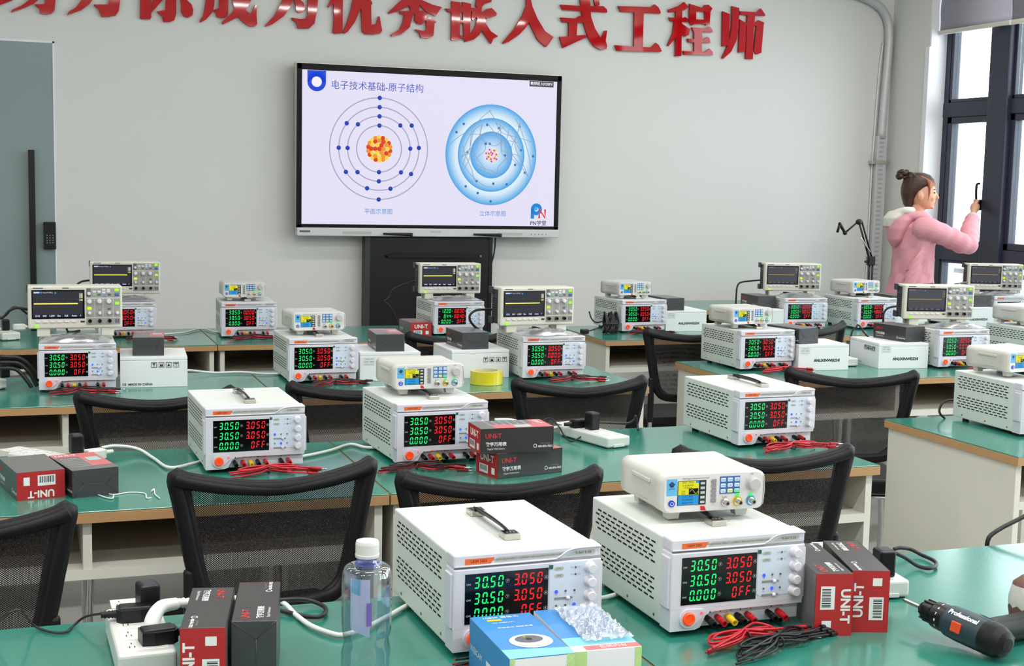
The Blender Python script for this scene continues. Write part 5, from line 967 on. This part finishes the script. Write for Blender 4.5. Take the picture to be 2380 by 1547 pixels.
q = MB(); q.tube(BLACK, [(-.04, -.04, .05), (.02, -.045, .05), (.06, .0, .05), (.02, .045, .05)], .004, 6, 5, closed=True); q.build('tie', t)
# ---------------------------------------------------------------- test leads
def lead(t, m, pts, plug_m, r=.0022, name='lead'):
    q = MB(); q.tube(m, pts, r, 6, 6); o = q.build(name, t)
    a, b_ = Vector(pts[-2]), Vector(pts[-1]); d = (b_ - a).normalized(); q = MB(); q.cyl(plug_m, b_, b_ + d * .028, .0042, .0036, 8); q.cyl(CHROME, b_ + d * .028, b_ + d * .042, .0019, n=8); q.build('banana_plug', o)
def leads(label, x, y, a, seed, kind='mix', s=1.0):
    t = thing('test_leads', label, 'test leads', (x, y, .753), R(a), 'red and black test leads'); rnd = random.Random(seed)
    for k in range(5 if kind == 'mix' else 4):
        m = REDC if (k % 2 == 0 or kind == 'red') else WIRE
        if kind == 'black': m = WIRE
        u = lambda v: v + rnd.uniform(-.010, .010); z = .002 + .0042 * (k % 4); L = .075 * s + rnd.uniform(-.012, .012)
        pts = [(-L - .03, u(-.022), z), (-L * .4, u(-.012), z + .005), (0, rnd.uniform(-.004, .004), z + .009), (L * .7, u(.014), z + .005), (L, u(.003), z), (L * .5, u(-.014), z + .003), (0, rnd.uniform(-.004, .004), z + .007), (-L * .6, u(.022), z + .003), (-L, u(.004), z), (-L * .5, u(-.01), z + .003), (0, rnd.uniform(-.003, .003), z + .006), (L * .8, u(-.012), z + .003), (L + .03, u(-.018), z)]
        lead(t, m, pts, RED if m is REDC else BLACK)
    q = MB(); q.tube(WIRE, [(0, -.011, .004), (0, -.011, .018), (0, .011, .018), (0, .011, .004)], .0016, 6, 4, closed=True); q.build('tie', t)
    return t
leads('red and black test leads tied in front of the front right power supply', 1.145, 1.965, 14, 1, 'red'); leads('black coiled test leads at the bottom photo edge, front right', 1.185, 1.928, 22, 2, 'black', 1.1)
leads('red test leads squeezed between the blue box and a power supply', .71, 1.985, -20, 3, 'mix', .45)
leads('red and black test leads before the left second-row power supply', .60, 3.475, 3, 4, 'red'); leads('mostly black test leads beside the lower stacked carton', .985, 3.43, -4, 5)
leads('red test leads heaped before the aisle-side second-row power supply', 2.135, 3.435, 8, 6, 'red', 1.1); leads('red test leads under the nearer left power supply, third row', .19, 4.93, 2, 7)
leads('red and black test leads before the third-row middle power supply', 1.10, 4.94, 14, 8); leads('red and black test leads before the right third-row power supply', 2.02, 4.865, 0, 9)
leads('red test leads in the far row, before the bare-wall power supply', 1.03, 6.44, 3, 10); leads('red and black test leads in the far row, behind the left oscilloscope', .56, 6.50, 0, 11, 'mix', .9)
leads('red and black test leads before the coiled cable power supply', 3.06, 6.36, -8, 12); leads('red test leads right of the aisle, middle row', 3.0, 4.93, 4, 13, 'red', 1.1)
leads('red test leads before the far right 4.880 power supply', 4.50, 6.32, 0, 14, 'red', .8); leads('red test leads before the power supply below the pink jacket', 3.93, 4.82, 6, 15, 'red', .8)
# ---------------------------------------------------------------- clear bags with probe cables on the power supplies
BAG = clear('clear_bag', '#f4f6f8', .10, .2, .12, '#eef0f4', .10, 40)
def bag(label, x, y, a, dark=True, w=.235, d=.15):
    def make():
        t = thing('plastic_bag', '', 'bag'); rnd = random.Random(9); q = MB(); n = 14
        for top in (0, 1):
            vs = []
            for i in range(n):
                for j in range(n):
                    u, v = i / (n - 1) * 2 - 1, j / (n - 1) * 2 - 1; e = (1 - abs(u) ** 3) * (1 - abs(v) ** 3)
                    vs.append((u * w / 2, v * d / 2, .002 + (e * .019 + rnd.uniform(-.004, .005) * e if top else 0) + .003 * abs(u * v)))
            q.add(vs, [(i * n + j, (i + 1) * n + j, (i + 1) * n + j + 1, i * n + j + 1) if top else (i * n + j, i * n + j + 1, (i + 1) * n + j + 1, (i + 1) * n + j) for i in range(n - 1) for j in range(n - 1)], BAG, None, True)
        q.build('film', t); q = MB()
        for k in range(4): q.tube(mat('slate_cable', '#1d2127', .45), [(-.065 + .004 * k, 0, .006 + k * .002), (-.035, .036 - .003 * k, .008), (.035, .036 - .003 * k, .008), (.065 - .004 * k, 0, .006 + k * .002), (.035, -.034 + .003 * k, .008), (-.035, -.034 + .003 * k, .008)], .0042, 6, 5, closed=True)
        q.tube(BLACK, [(.03, .01, .009), (.055, .004, .009), (.08, -.01, .008)], .0045, 6, 4); q.build('coiled_probe', t)
        return t
    return place(('bag', w), make, label, (x, y + .008, PT + .001), R(a), 'bagged probes')
bag('clear bag with coiled probe under the left edge oscilloscope', .185, 5.055, -3); bag('clear bag under the oscilloscope next to the glass door', .49, 6.65, 0); bag('clear bag under the third-row oscilloscope right of the tape', 1.96, 5.0, 8); bag('clear bag under the oscilloscope before the black stand', 2.07, 6.525, 0)
bag('clear bag under the oscilloscope by the boom arm', 4.06, 6.53, -6); bag('clear bag under the oscilloscope below the pink jacket', 3.89, 4.97, -6); bag('clear bag under the window oscilloscope', 5.43, 6.53, -8)
# ---------------------------------------------------------------- tape roll
t = thing('tape_roll', 'yellow roll of packing tape lying flat on the third-row desk', 'tape', (1.675, 4.885, .75)); t.scale = (1.12, 1.12, 1.08); TAPE = mat('yellow_tape', '#e3d02a', .12, coat=.5)
q = MB(); q.lathe(TAPE, [(.043, .001), (.056, .001), (.056, .047), (.043, .047)], None, 40); q.build('tape', t); q = MB(); q.lathe(mat('cardboard_core', '#cfc6a2', .7), [(.0405, .0), (.043, .0), (.043, .048), (.0405, .048), (.0405, 0)], None, 40); q.build('core', t)
# ---------------------------------------------------------------- water bottle
t = thing('water_bottle', 'empty clear plastic water bottle with white cap, front desk', 'bottle', (.482, 1.937, .75)); t.scale = (1, 1, .952); PET = clear('clear_pet', '#eef4f8', .06, .04)
q = MB(); n = 32; rings = []
for z, r, sq in ((0.003, .030, 0), (.0, .034, 0), (.006, .0365, 0), (.02, .0372, 0), (.07, .0365, .3), (.085, .033, .3), (.10, .0365, .3), (.13, .0372, 0), (.175, .0372, 0), (.194, .0366, 0), (.202, .034, 0), (.205, .030, 0), (.204, .022, 0), (.206, .0165, 0), (.216, .0155, 0)):
    rings.append([((r + .0014 * math.cos(8 * 2 * PI * k / n) * (1 if z < .19 and r > .03 else 0) + sq * .003 * math.cos(3 * 2 * PI * k / n + z * 60)) * math.cos(2 * PI * k / n), (r + .0014 * math.cos(8 * 2 * PI * k / n) * (1 if z < .19 and r > .03 else 0) + sq * .003 * math.cos(3 * 2 * PI * k / n + z * 60)) * math.sin(2 * PI * k / n), z) for k in range(n)])
q.loft(PET, rings, None, False); q.build('body', t)
q = MB(); q.lathe(clear('blue_pet', '#9fa8ee', .1, .05, .25, '#5a63c8'), [(.0155, .207), (.0185, .207), (.0185, .210), (.0152, .212), (.0152, .222)], None, 28); q.build('neck', t)
q = MB(); q.lathe(WPLAS, [(.0178, .219), (.0182, .223), (.0182, .2235), (.0176, .2245), (.0176, .240), (.0165, .2445), (0, .2455)], None, 36); q.build('cap', t)
q = MB(); vs = []
for i in range(9):
    a = R(212 + i * 6.5)
    for z in (.112, .192): vs.append((.0345 * math.cos(a), .0345 * math.sin(a), z - (.012 * (i / 8) if z < .15 else 0)))
q.add(vs, [(2 * i, 2 * i + 2, 2 * i + 3, 2 * i + 1) for i in range(8)], mat('lilac_label', '#c4c4ea', .5), None, True); q.rect(mat('violet_print', '#7a5cc0', .5), -.009, -.001, .118, .155, -.0352); q.add([(-.0285, -.0205, .170), (-.018, -.0305, .166), (-.018, -.0305, .192), (-.0285, -.0205, .192)], [(0, 1, 2, 3)], mat('sky_blue_print', '#5aa9d6', .45)); q.build('label', t)
# ---------------------------------------------------------------- small boxes in front
t = thing('webcam_box', 'small blue box printed with a round white camera, front desk', 'box', (.702, 1.773, .75), R(-1)); BLU = mat('blue_card', '#3c86c8', .35, noise=.06, nscale=12); CYN = mat('cyan_card', '#7ccbe0', .35); LIM = mat('lime_card', '#b7d88a', .4)
q = MB(); w, d, h = .1, .195, .089; q.box(BLU, -w / 2, w / 2, 0, d, 0, h, .0006, 1); U_ = T(0, 0, h + .0003)
q.add([(-w / 2, 0, 0), (w / 2, 0, 0), (w / 2, d * .14, 0), (-w / 2, d * .2, 0)], [(0, 1, 2, 3)], CYN, U_)
q.disc(INKW, .030, U_ @ T(.006, .066, .0003) @ Matrix.Diagonal((1.1, 1.0, 1, 1)), 36); q.disc(GREYP, .0245, U_ @ T(.006, .064, .0005) @ Matrix.Diagonal((1.15, .9, 1, 1)), 36); q.disc(INKW, .024, U_ @ T(.006, .067, .0006) @ Matrix.Diagonal((1.15, .95, 1, 1)), 36); q.disc(GREYD, .019, U_ @ T(.005, .073, .0008) @ Matrix.Diagonal((1.15, .85, 1, 1)), 36); q.disc(INK, .005, U_ @ T(.005, .073, .001), 16); q.disc(YEL, .0018, U_ @ T(.001, .083, .001), 8)
q.text(INKW, '1080P 摄像头', .0105, U_ @ T(-.004, d * .93, .0003)); q.rect(YEL, -.03, -.006, 0, .008, 0, U_ @ T(0, d * .85, .0002) @ Rx(-PI / 2)); q.text(INKW, 'HD WEBCAM', .006, U_ @ T(-.008, d * .80, .0003)); q.text(INKW, '视频会议 网络直播', .007, U_ @ T(.004, d * .68, .0003))
q.rect(INKW, -w / 2, w / 2 - .012, 0, h - .001, -.0005); q.rect(LIM, -w / 2, -w / 2 + .008, 0, h, -.0008); q.rect(LIM, w / 2 - .012, w / 2, 0, h, -.0008); q.tube(GREYP, [(-w / 2, -.001, h - .004), (0, -.001, h - .05), (w / 2, -.001, h - .004)], .0004, 4, 1)
L_ = T(-w / 2 - .0005, d, 0) @ Rz(-PI / 2); q.rect(INKW, d * .45, d * .72, .012, .05, 0, L_); q.text(INKW, 'WEBCAM', .014, L_ @ T(d * .2, -.0003, .045) @ FR); q.build('carton', t)
t = thing('bubble_wrapped_box', 'small box in glossy clear bubble wrap, right of the blue box', 'box', (.806, 1.774, .75), R(-3))
q = MB(); w, d = .106, .195; q.box(WCARD, -w / 2, w / 2, 0, d, 0, h, .0006, 1); q.rect(LIM, -w / 2, -w / 2 + .02, h - .024, h - .001, -.0006); q.rect(LIM, w / 2 - .01, w / 2, 0, h, -.0006); U_ = T(0, 0, h + .0003)
q.add([(-w / 2, d * .3, 0), (w / 2, d * .3, 0), (w / 2, d, 0), (-w / 2, d, 0)], [(0, 1, 2, 3)], BLU, U_); q.add([(-w / 2, d * .12, 0), (w / 2, d * .12, 0), (w / 2, d * .3, 0), (-w / 2, d * .3, 0)], [(0, 1, 2, 3)], CYN, U_); q.add([(-w / 2 + .02, .002, 0), (w / 2, .002, 0), (w / 2, d * .1, 0), (-w / 2 + .02, d * .1, 0)], [(0, 1, 2, 3)], PCARD, U_); q.text(INKW, '包装内有', .011, U_ @ T(.012, d * .055, .0003)); q.build('carton', t)
q = MB(); rnd = random.Random(4); n = 20; vs = [(-w / 2 * .55 + w * .72 * i / (n - 1) + .004, d * .14 + d * .82 * j / (n - 1), h + .0035 + rnd.uniform(0, .006)) for i in range(n) for j in range(n)]
q.add(vs, [(i * n + j, (i + 1) * n + j, (i + 1) * n + j + 1, i * n + j + 1) for i in range(n - 1) for j in range(n - 1)], clear('bubble_film', '#f6f8fa', .22, .08, .22, '#dfe3e8', .4, 150), None, False); q.build('bubble_wrap', t)
# ---------------------------------------------------------------- cordless drill lying on its side
TEAL = mat('dark_teal_plastic', '#203540', .45)
t = thing('cordless_drill', 'dark cordless drill lying on the near right desk corner', 'drill', (1.5, 1.85, .75))
def DX(r): return Matrix.Identity(4)
tip, rear = Vector((1.469, 1.972, .796)) - Vector((1.5, 1.85, .75)), Vector((1.513, 1.757, .781)) - Vector((1.5, 1.85, .75)); ax = rear - tip; Lx = ax.length; ax.normalize()
X = Matrix.Translation(tip) @ ax.to_track_quat('Z', 'X').to_matrix().to_4x4()
q = MB(); q.cyl(STEEL, (0, 0, 0), (0, 0, .05), .0038, n=6, X=X); q.cyl(GREYD, (0, 0, -.004), (0, 0, .012), .0025, .0038, 6, X); q.build('screwdriver_bit', t)
q = MB(); q.lathe(BLACK, [(0, .040), (.011, .040), (.0175, .050), (.0185, .068), (.0195, .07)], X, 24)
for k in range(10): a = 2 * PI * k / 10; q.box(SOFTB, -.0015, .0015, .0165, .0195, .048, .068, X=X @ Rz(a))
q.build('chuck', t)
q = MB(); q.lathe(BLACK, [(.019, .070), (.0235, .074), (.0245, .098), (.0235, .10), (.0255, .102)], X, 28)
for k in range(12): q.text(INKW, str(k + 1), .0065, X @ Rz(2 * PI * k / 14) @ T(0, -.0247, .088) @ FR @ Rz(PI / 2), .0002)
q.build('torque_collar', t)
q = MB(); q.lathe(TEAL, [(.025, .100), (.0275, .104), (.029, .13), (.029, .175), (.0285, .18)], X, 28); q.build('motor_housing', t)
q = MB(); q.lathe(SOFTB, [(.0288, .18), (.0292, .19), (.0275, .205), (.022, .217), (.012, .2225), (0, .2235)], X, 28)
for s in (-.006, .006): q.box(DISP, s - .0014, s + .0014, -.0275, -.017, .202, .214, X=X)
q.build('rear_cap', t)
inv = X.to_3x3().inverted(); upv = (inv @ Vector((0, 0, 1))); cang = math.atan2(upv.y, upv.x)   # world up around the axis
camd = inv @ (Vector((0, 0, 1.5)) - Vector((1.5, 1.85, .75))).normalized(); cc = math.atan2(camd.y, camd.x)
q = MB(); q.box(mat('orange_switch', '#d8481f', .4), .027, .0315, -.009, .009, .128, .148, .0015, X=X @ Rz(cc + .25)); q.build('gear_switch', t)
q = MB(); q.text(INKW, 'Professional', .0125, X @ Rz(cang + (math.atan2(math.sin(cc - cang), math.cos(cc - cang))) * .55) @ T(.0295, 0, .142) @ Matrix(((0, 0, 1, 0), (0, -1, 0, 0), (1, 0, 0, 0), (0, 0, 0, 1))), .0005)
for r_ in range(3):
    for k in range(4): q.box(DISP, .0288, .0295, -.002 + r_ * .006, .001 + r_ * .006, .158 + k * .006, .161 + k * .006, X=X @ Rz(cang - .5))
q.build('side_print', t)
q = MB(); hx = (X @ Vector((0, 0, .165))); q.tube(SOFTB, [hx, hx + Vector((.045, .018, -.004)), hx + Vector((.09, .03, -.008)), hx + Vector((.14, .04, -.008))], lambda u: .020 + .004 * u, 14, 6); q.build('grip', t)
q = MB(); q.box(RED, -.004, .004, -.012, .012, -.004, .004, .002, X=Matrix.Translation(X @ Vector((0, 0, .135)) + Vector((.036, .012, .004)))); q.build('direction_switch', t)
# worn roll at the right edge
t = thing('worn_roll', 'worn brown and white roll standing at the right photo edge', 'roll', (1.685, 1.90, .75)); q = MB(); q.lathe(mat('rusty_brown', '#6d4a40', .7, noise=.5, nscale=160, bump=.5), [(0, 0), (.028, .001), (.036, .012), (.040, .035), (.040, .055), (.034, .08), (.02, .092), (0, .094)], None, 28, split=False); q.build('body', t)
q = MB(); vs = []
for i in range(9):
    a = R(150 + i * 14)
    for z, r in ((.038 + .012 * (i % 2) * .5, .0405), (.06, .0402), (.078, .0358)): vs.append((r * math.cos(a), r * math.sin(a), z))
q.add(vs, [(3 * i + j, 3 * i + 3 + j, 3 * i + 4 + j, 3 * i + 1 + j) for i in range(8) for j in (0, 1)], mat('dirty_white', '#c9c8c2', .6, noise=.15, nscale=120), None, True); q.build('paper_patch', t)
# ---------------------------------------------------------------- boom arm
t = thing('microphone_stand', 'black folding boom arm standing before the wall corner', 'stand', (5.46, 7.9, .75)); o0 = Vector((5.46, 7.9, .75)); bp = [Vector(p) - o0 for p in CABLES['boom']]
for k, (a, c) in enumerate(((3, 2), (4, 6))):
    for s in ((-.012, .012) if k else (0,)):
        q = MB(); q.tube(BLACK, [bp[a] + Vector((s, 0, 0)), bp[c] + Vector((s, 0, 0))], .0065, 6, 1); q.build('arm', t)
q = MB(); q.tube(BLACK, [bp[6] + Vector((-.012, 0, 0)), Vector((-.012, 0, .03))], .007, 6, 1); q.tube(BLACK, [bp[6] + Vector((.012, 0, 0)), Vector((.012, 0, .03))], .007, 6, 1); q.build('post', t)
q = MB(); q.tube(BLACK, [bp[0], bp[1]], .009, 6, 1); q.tube(BLACK, [bp[1], bp[2]], .010, 6, 1); q.ball(BLACK, bp[2], .016, 10); q.ball(BLACK, bp[1], .012, 10); q.build('clip', t)
q = MB(); q.ball(BLACK, (bp[3] + bp[4]) / 2, (.028, .015, .02), 12); q.box(BLACK, bp[6].x - .03, bp[6].x + .025, -.015, .015, bp[6].z - .03, bp[6].z + .03, .005); q.cyl(BLACK, bp[6] + Vector((-.05, 0, -.005)), bp[6] + Vector((-.02, 0, -.005)), .008, n=8); q.tube(STEEL, [bp[4] + Vector((.0, -.01, -.1)), bp[6] + Vector((-.02, -.01, .06))], .005, 6, 1); q.build('joint', t)
q = MB(); q.box(BLACK, -.03, .03, -.03, .03, 0, .04, .006); q.build('base', t)
# ---------------------------------------------------------------- person at the window
SKIN = mat('skin', '#d9a184', .5); HOODIE = mat('pink_cotton', '#dd9aa6', .85, noise=.03, nscale=30, bump=.25); LINING = mat('cream_lining', '#e2e0d6', .9); HAIR = mat('brown_hair', '#3d241b', .5, noise=.55, nscale=120, bump=.6); HAIRL = mat('copper_hair', '#94502c', .45, noise=.3, nscale=70); PANTS = mat('dark_trousers', '#2b2d38', .8)
PX, PY, PA = 5.33, 7.25, -14
def solid(mb, name, parent, voxel, smooth=4):
    """melts the overlapping shapes of one builder into a single continuous surface"""
    o = mb.build(name, parent); m = o.modifiers.new('r', 'REMESH'); m.mode = 'VOXEL'; m.voxel_size = voxel; m.use_smooth_shade = True
    s = o.modifiers.new('s', 'SMOOTH'); s.factor = .5; s.iterations = smooth
    dg = bpy.context.evaluated_depsgraph_get(); dg.update(); me = bpy.data.meshes.new_from_object(o.evaluated_get(dg)); old = o.data; o.modifiers.clear(); o.data = me; bpy.data.meshes.remove(old); me.name = name
    if not me.materials:
        for x in mb.M: me.materials.append(x)
    for p in me.polygons: p.use_smooth = True
    return o
HX = Rz(R(-20))
def ell(cx, cy, z, rx, ry, n=20, tilt=0, ph=0, am=0): return [(cx + (rx * (1 + am * math.sin(5 * 2 * PI * k / n + ph))) * math.cos(2 * PI * k / n), cy + (ry * (1 + am * math.sin(5 * 2 * PI * k / n + ph))) * math.sin(2 * PI * k / n), z + tilt * math.cos(2 * PI * k / n)) for k in range(n)]
person = thing('person', 'person with a brown hair bun and pink hoodie reaching for the window handle', 'person', (PX, PY, 0), R(PA))
# x forward (to the window), y left (to the wall), z up; the right side faces the room
Rpt = (T(PX, PY, 0) @ Rz(R(PA))).inverted()
HND = Rpt @ Vector((5.905, 7.415, 1.435))
SH, EL = Vector((.015, -.165, 1.285)), Vector((.285, -.125, 1.212)); WR = HND + (EL - HND).normalized() * .085
q = MB()
q.loft(SKIN, [ell(.0, 0, .86, .10, .15), ell(0, 0, .95, .105, .155), ell(0, 0, 1.08, .09, .13), ell(0, 0, 1.2, .10, .155), ell(-.005, 0, 1.29, .09, .17), ell(-.01, 0, 1.335, .06, .11), ell(-.005, 0, 1.37, .046, .05), ell(.005, 0, 1.43, .045, .046)])
HC = Vector((.025, 0, 1.51))
q.loft(SKIN, [ell(.055, 0, 1.405, .022, .022), ell(.045, 0, 1.418, .048, .042), ell(.035, 0, 1.44, .066, .056), ell(.03, 0, 1.47, .078, .066), ell(.024, 0, 1.505, .085, .072), ell(.016, 0, 1.54, .088, .074), ell(.008, 0, 1.575, .08, .068), ell(.004, 0, 1.6, .055, .048), ell(.004, 0, 1.612, .02, .018)], HX)
q.tube(SKIN, [(.098, 0, 1.515), (.112, 0, 1.49), (.119, 0, 1.477), (.108, 0, 1.470)], lambda u: .008 + .004 * math.sin(PI * u), 8, 5, X=HX)      # nose
q.ball(SKIN, (.104, 0, 1.449), (.009, .018, .0045), 10, HX); q.ball(SKIN, (.102, 0, 1.439), (.009, .016, .0045), 10, HX); q.ball(SKIN, (.09, 0, 1.416), (.014, .018, .012), 10, HX)
for s in (-1, 1):
    q.ball(SKIN, (.012, s * .077, 1.485), (.019, .012, .030), 12, HX); q.ball(SKIN, (.085, s * .03, 1.475), (.02, .022, .02), 10, HX)
for s, hip in ((-1, -.075), (1, .075)):
    q.loft(SKIN, [ell(0, hip, .9, .075, .075), ell(.01, hip, .65, .065, .065), ell(.01, hip, .48, .05, .05), ell(-.01, hip, .3, .045, .045), ell(0, hip, .09, .034, .034)]); q.box(SKIN, -.07, .15, hip - .035, hip + .035, 0.01, .075, .02, 3)
q.tube(SKIN, [SH, SH.lerp(EL, .5), EL, EL.lerp(WR, .5), WR], lambda u: .043 - .021 * u, 12, 5)
pd = (HND - WR).normalized(); q.tube(SKIN, [WR, WR + pd * .035, WR + pd * .075], lambda u: .022 + .010 * math.sin(PI * u * .8), 10, 5)      # palm
for k, ln in enumerate((.07, .076, .07, .055)):
    off = Vector((.0, -.012, .028 - .018 * k)); p0 = WR + pd * .062 + off * .9; q.tube(SKIN, [p0, p0 + pd * ln * .45 + Vector((.004, .002, 0)), p0 + pd * ln * .6 + Vector((.0, .024, 0)), p0 + pd * ln * .35 + Vector((-.004, .036, 0))], lambda u: .0086 - .002 * u, 8, 5)
p0 = WR + pd * .025 + Vector((0, -.004, .024)); q.tube(SKIN, [p0, p0 + Vector((.016, .008, .022)), p0 + Vector((.034, .020, .034))], lambda u: .0098 - .002 * u, 8, 5)
LS, LE, LW = Vector((-.015, .17, 1.285)), Vector((.03, .215, 1.04)), Vector((.13, .19, .86)); q.tube(SKIN, [LS, LE, LW], lambda u: .042 - .02 * u, 12, 5)
q.ball(SKIN, LW + Vector((.02, 0, -.045)), (.03, .016, .045), 12)
for k in range(4): p0 = LW + Vector((.0 + .014 * k, 0, -.075)); q.tube(SKIN, [p0, p0 + Vector((.006, 0, -.03)), p0 + Vector((.014, -.01, -.052 + .004 * k))], .008, 8, 4)
solid(q, 'body', person, .0055, 3)
for s in (-1, 1):
    q = MB(); q.ball(mat('eye_dark', '#1b1514', .2), (.098, s * .031, 1.508), (.008, .012, .005), 10, HX); q.ball(mat('eye_dark', '#1b1514', .2), (.100, s * .033, 1.53), (.006, .016, .003), 8, HX); q.build('eye', person)
q = MB(); q.ball(mat('lip', '#b4565a', .4), (.109, 0, 1.4485), (.006, .014, .0035), 10, HX); q.ball(mat('lip', '#b4565a', .4), (.107, 0, 1.4415), (.006, .012, .0035), 10, HX); q.build('mouth', person)
# hair
q = MB(); q.loft(HAIR, [ell(-.045, 0, 1.405, .018, .035), ell(-.055, 0, 1.43, .03, .054), ell(-.054, 0, 1.465, .042, .070), ell(-.045, 0, 1.50, .060, .080), ell(-.02, 0, 1.535, .086, .087), ell(-.002, 0, 1.56, .099, .086), ell(.002, 0, 1.59, .095, .079), ell(.0, 0, 1.617, .072, .062), ell(0, 0, 1.632, .03, .026)], HX)
for k in range(9): a = k * .7; q.tube(HAIR, [(-.03 + .09 * math.cos(a) * .6, .07 * math.sin(a), 1.60), (-.05, .03 * math.sin(a), 1.625), (-.075, .01 * math.sin(a), 1.615)], .012, 6, 4, X=HX)
solid(q, 'hair', person, .005, 2)
q = MB(); rnd = random.Random(2)
for k in range(12): a, e = rnd.uniform(0, 6.28), rnd.uniform(-1, 1); q.ball(HAIR, (-.098 + .024 * math.cos(a), .026 * math.sin(a), 1.615 + .022 * e), (.02, .02, .016), 10, HX)
for k in range(4): a = k * 1.6; q.tube(HAIR, [(-.098 + .03 * math.cos(a + j * .5), .03 * math.sin(a + j * .5), 1.595 + j * .009) for j in range(6)], .009, 6, 4, X=HX)
q.build('hair_bun', person)
q = MB()
for k in range(15):
    y = -.062 + k * .0089; q.tube(HAIRL, [(.02 - abs(y) * .2, y, 1.625 - abs(y) * .3), (.072 - abs(y) * .35, y, 1.606 - abs(y) * .3), (.097 - abs(y) * .5, y * 1.05, 1.572), (.101 - abs(y) * .5, y * 1.06, 1.535)], lambda u: .0105 - .006 * u, 6, 5, X=HX)
for s in (-1, 1): q.tube(HAIRL, [(.05, s * .066, 1.585), (.066, s * .068, 1.54), (.066, s * .066, 1.50), (.058, s * .064, 1.455)], lambda u: .011 - .009 * u, 6, 5, X=HX)
solid(q, 'fringe', person, .004, 2)
# hoodie: trunk and sleeves in one skin, folds running down from the raised arm
q = MB(); n = 40
def trunk(z, rx, ry, cx=-.01):
    out = []
    for k in range(n):
        a = 2 * PI * k / n; f = 1 + .035 * math.sin(6 * a + z * 26) + .028 * math.sin(9 * a - z * 34); out.append((cx + rx * f * math.cos(a), ry * f * math.sin(a), z + .006 * math.sin(6 * a)))
    return out
q.loft(HOODIE, [trunk(.78, .135, .175, -.03), trunk(.81, .142, .185, -.03), trunk(.86, .14, .185, -.025), trunk(.92, .135, .175, -.015), trunk(1.0, .125, .165), trunk(1.08, .12, .16), trunk(1.16, .12, .165), trunk(1.24, .115, .175), trunk(1.30, .10, .165), trunk(1.34, .075, .115), trunk(1.368, .055, .07)])
def sleeve(pts, r0, r1):
    P = smooth_path(pts, 14); m = len(P); q.tube(HOODIE, P, lambda u: r0 + (r1 - r0) * u + .005 * math.sin(u * 64) * min(1, u * 1.6) + .004 * max(0, math.sin(u * 17)), 18, 1)
CU = WR + (EL - WR).normalized() * .14
sleeve([SH + Vector((-.03, .05, -.01)), SH, SH.lerp(EL, .55) + Vector((0, 0, -.012)), EL + Vector((.0, -.01, -.022)), EL.lerp(CU, .5) + Vector((0, 0, -.008)), CU], .076, .046); sleeve([LS + Vector((-.02, -.04, 0)), LS, LE, LW + Vector((-.02, 0, .05))], .08, .05)
for k in range(6):
    a0 = Vector((-.02 - .012 * k, -.175, 1.19 - .05 * k)); q.tube(HOODIE, [a0 + Vector((.05, .02, .03)), a0 + Vector((-.04, -.002, -.09)), a0 + Vector((-.10, .05, -.19))], lambda u: .012 * math.sin(PI * min(1, u + .05)) + .003, 6, 6)
solid(q, 'hoodie', person, .006, 1)
q = MB(); q.tube(mat('grey_cuff', '#c9c8c8', .9), [CU + (EL - CU) * .06, CU, CU + (WR - CU).normalized() * .035], .040, 14, 4); q.tube(mat('grey_cuff', '#c9c8c8', .9), [LW + Vector((-.022, 0, .055)), LW + Vector((-.01, 0, .02))], .04, 14, 2); q.build('cuff', person)
q = MB(); q.tube(HOODIE, [(.055, -.05, 1.345), (.0, -.095, 1.365), (-.07, -.085, 1.36), (-.115, 0, 1.35), (-.07, .085, 1.36), (.0, .095, 1.365), (.055, .05, 1.345)], .03, 10, 6); q.loft(HOODIE, [ell(-.075, 0, 1.375, .062, .095), ell(-.10, 0, 1.34, .075, .115), ell(-.125, 0, 1.28, .062, .11), ell(-.14, -.01, 1.21, .04, .075), ell(-.145, -.01, 1.17, .015, .03)]); solid(q, 'hood', person, .006, 3)
q = MB(); q.tube(LINING, [(-.05, -.080, 1.392), (-.10, -.075, 1.395), (-.145, -.02, 1.375), (-.155, .04, 1.34), (-.12, .09, 1.36)], .024, 10, 6); q.loft(LINING, [ell(-.06, 0, 1.40, .055, .08), ell(-.10, .01, 1.385, .075, .095), ell(-.15, .02, 1.345, .05, .09), ell(-.175, .03, 1.29, .022, .06)]); solid(q, 'hood_lining', person, .006, 3)
q = MB(); q.tube(INKW, [(-.16, -.10, .83), (-.165, -.07, .855), (-.165, -.04, .85), (-.16, -.02, .83)], .006, 8, 4); q.build('back_print', person)
q = MB(); 
for hip in (-.078, .078): q.loft(PANTS, [ell(0, hip, .95, .1, .095), ell(.01, hip, .65, .082, .08), ell(.01, hip, .45, .068, .066), ell(0, hip, .1, .06, .06)])
solid(q, 'trousers', person, .009, 2)
for hip in (-.078, .078): q = MB(); q.box(INKW, -.09, .17, hip - .045, hip + .045, 0, .09, .025, 3); q.build('shoe', person)
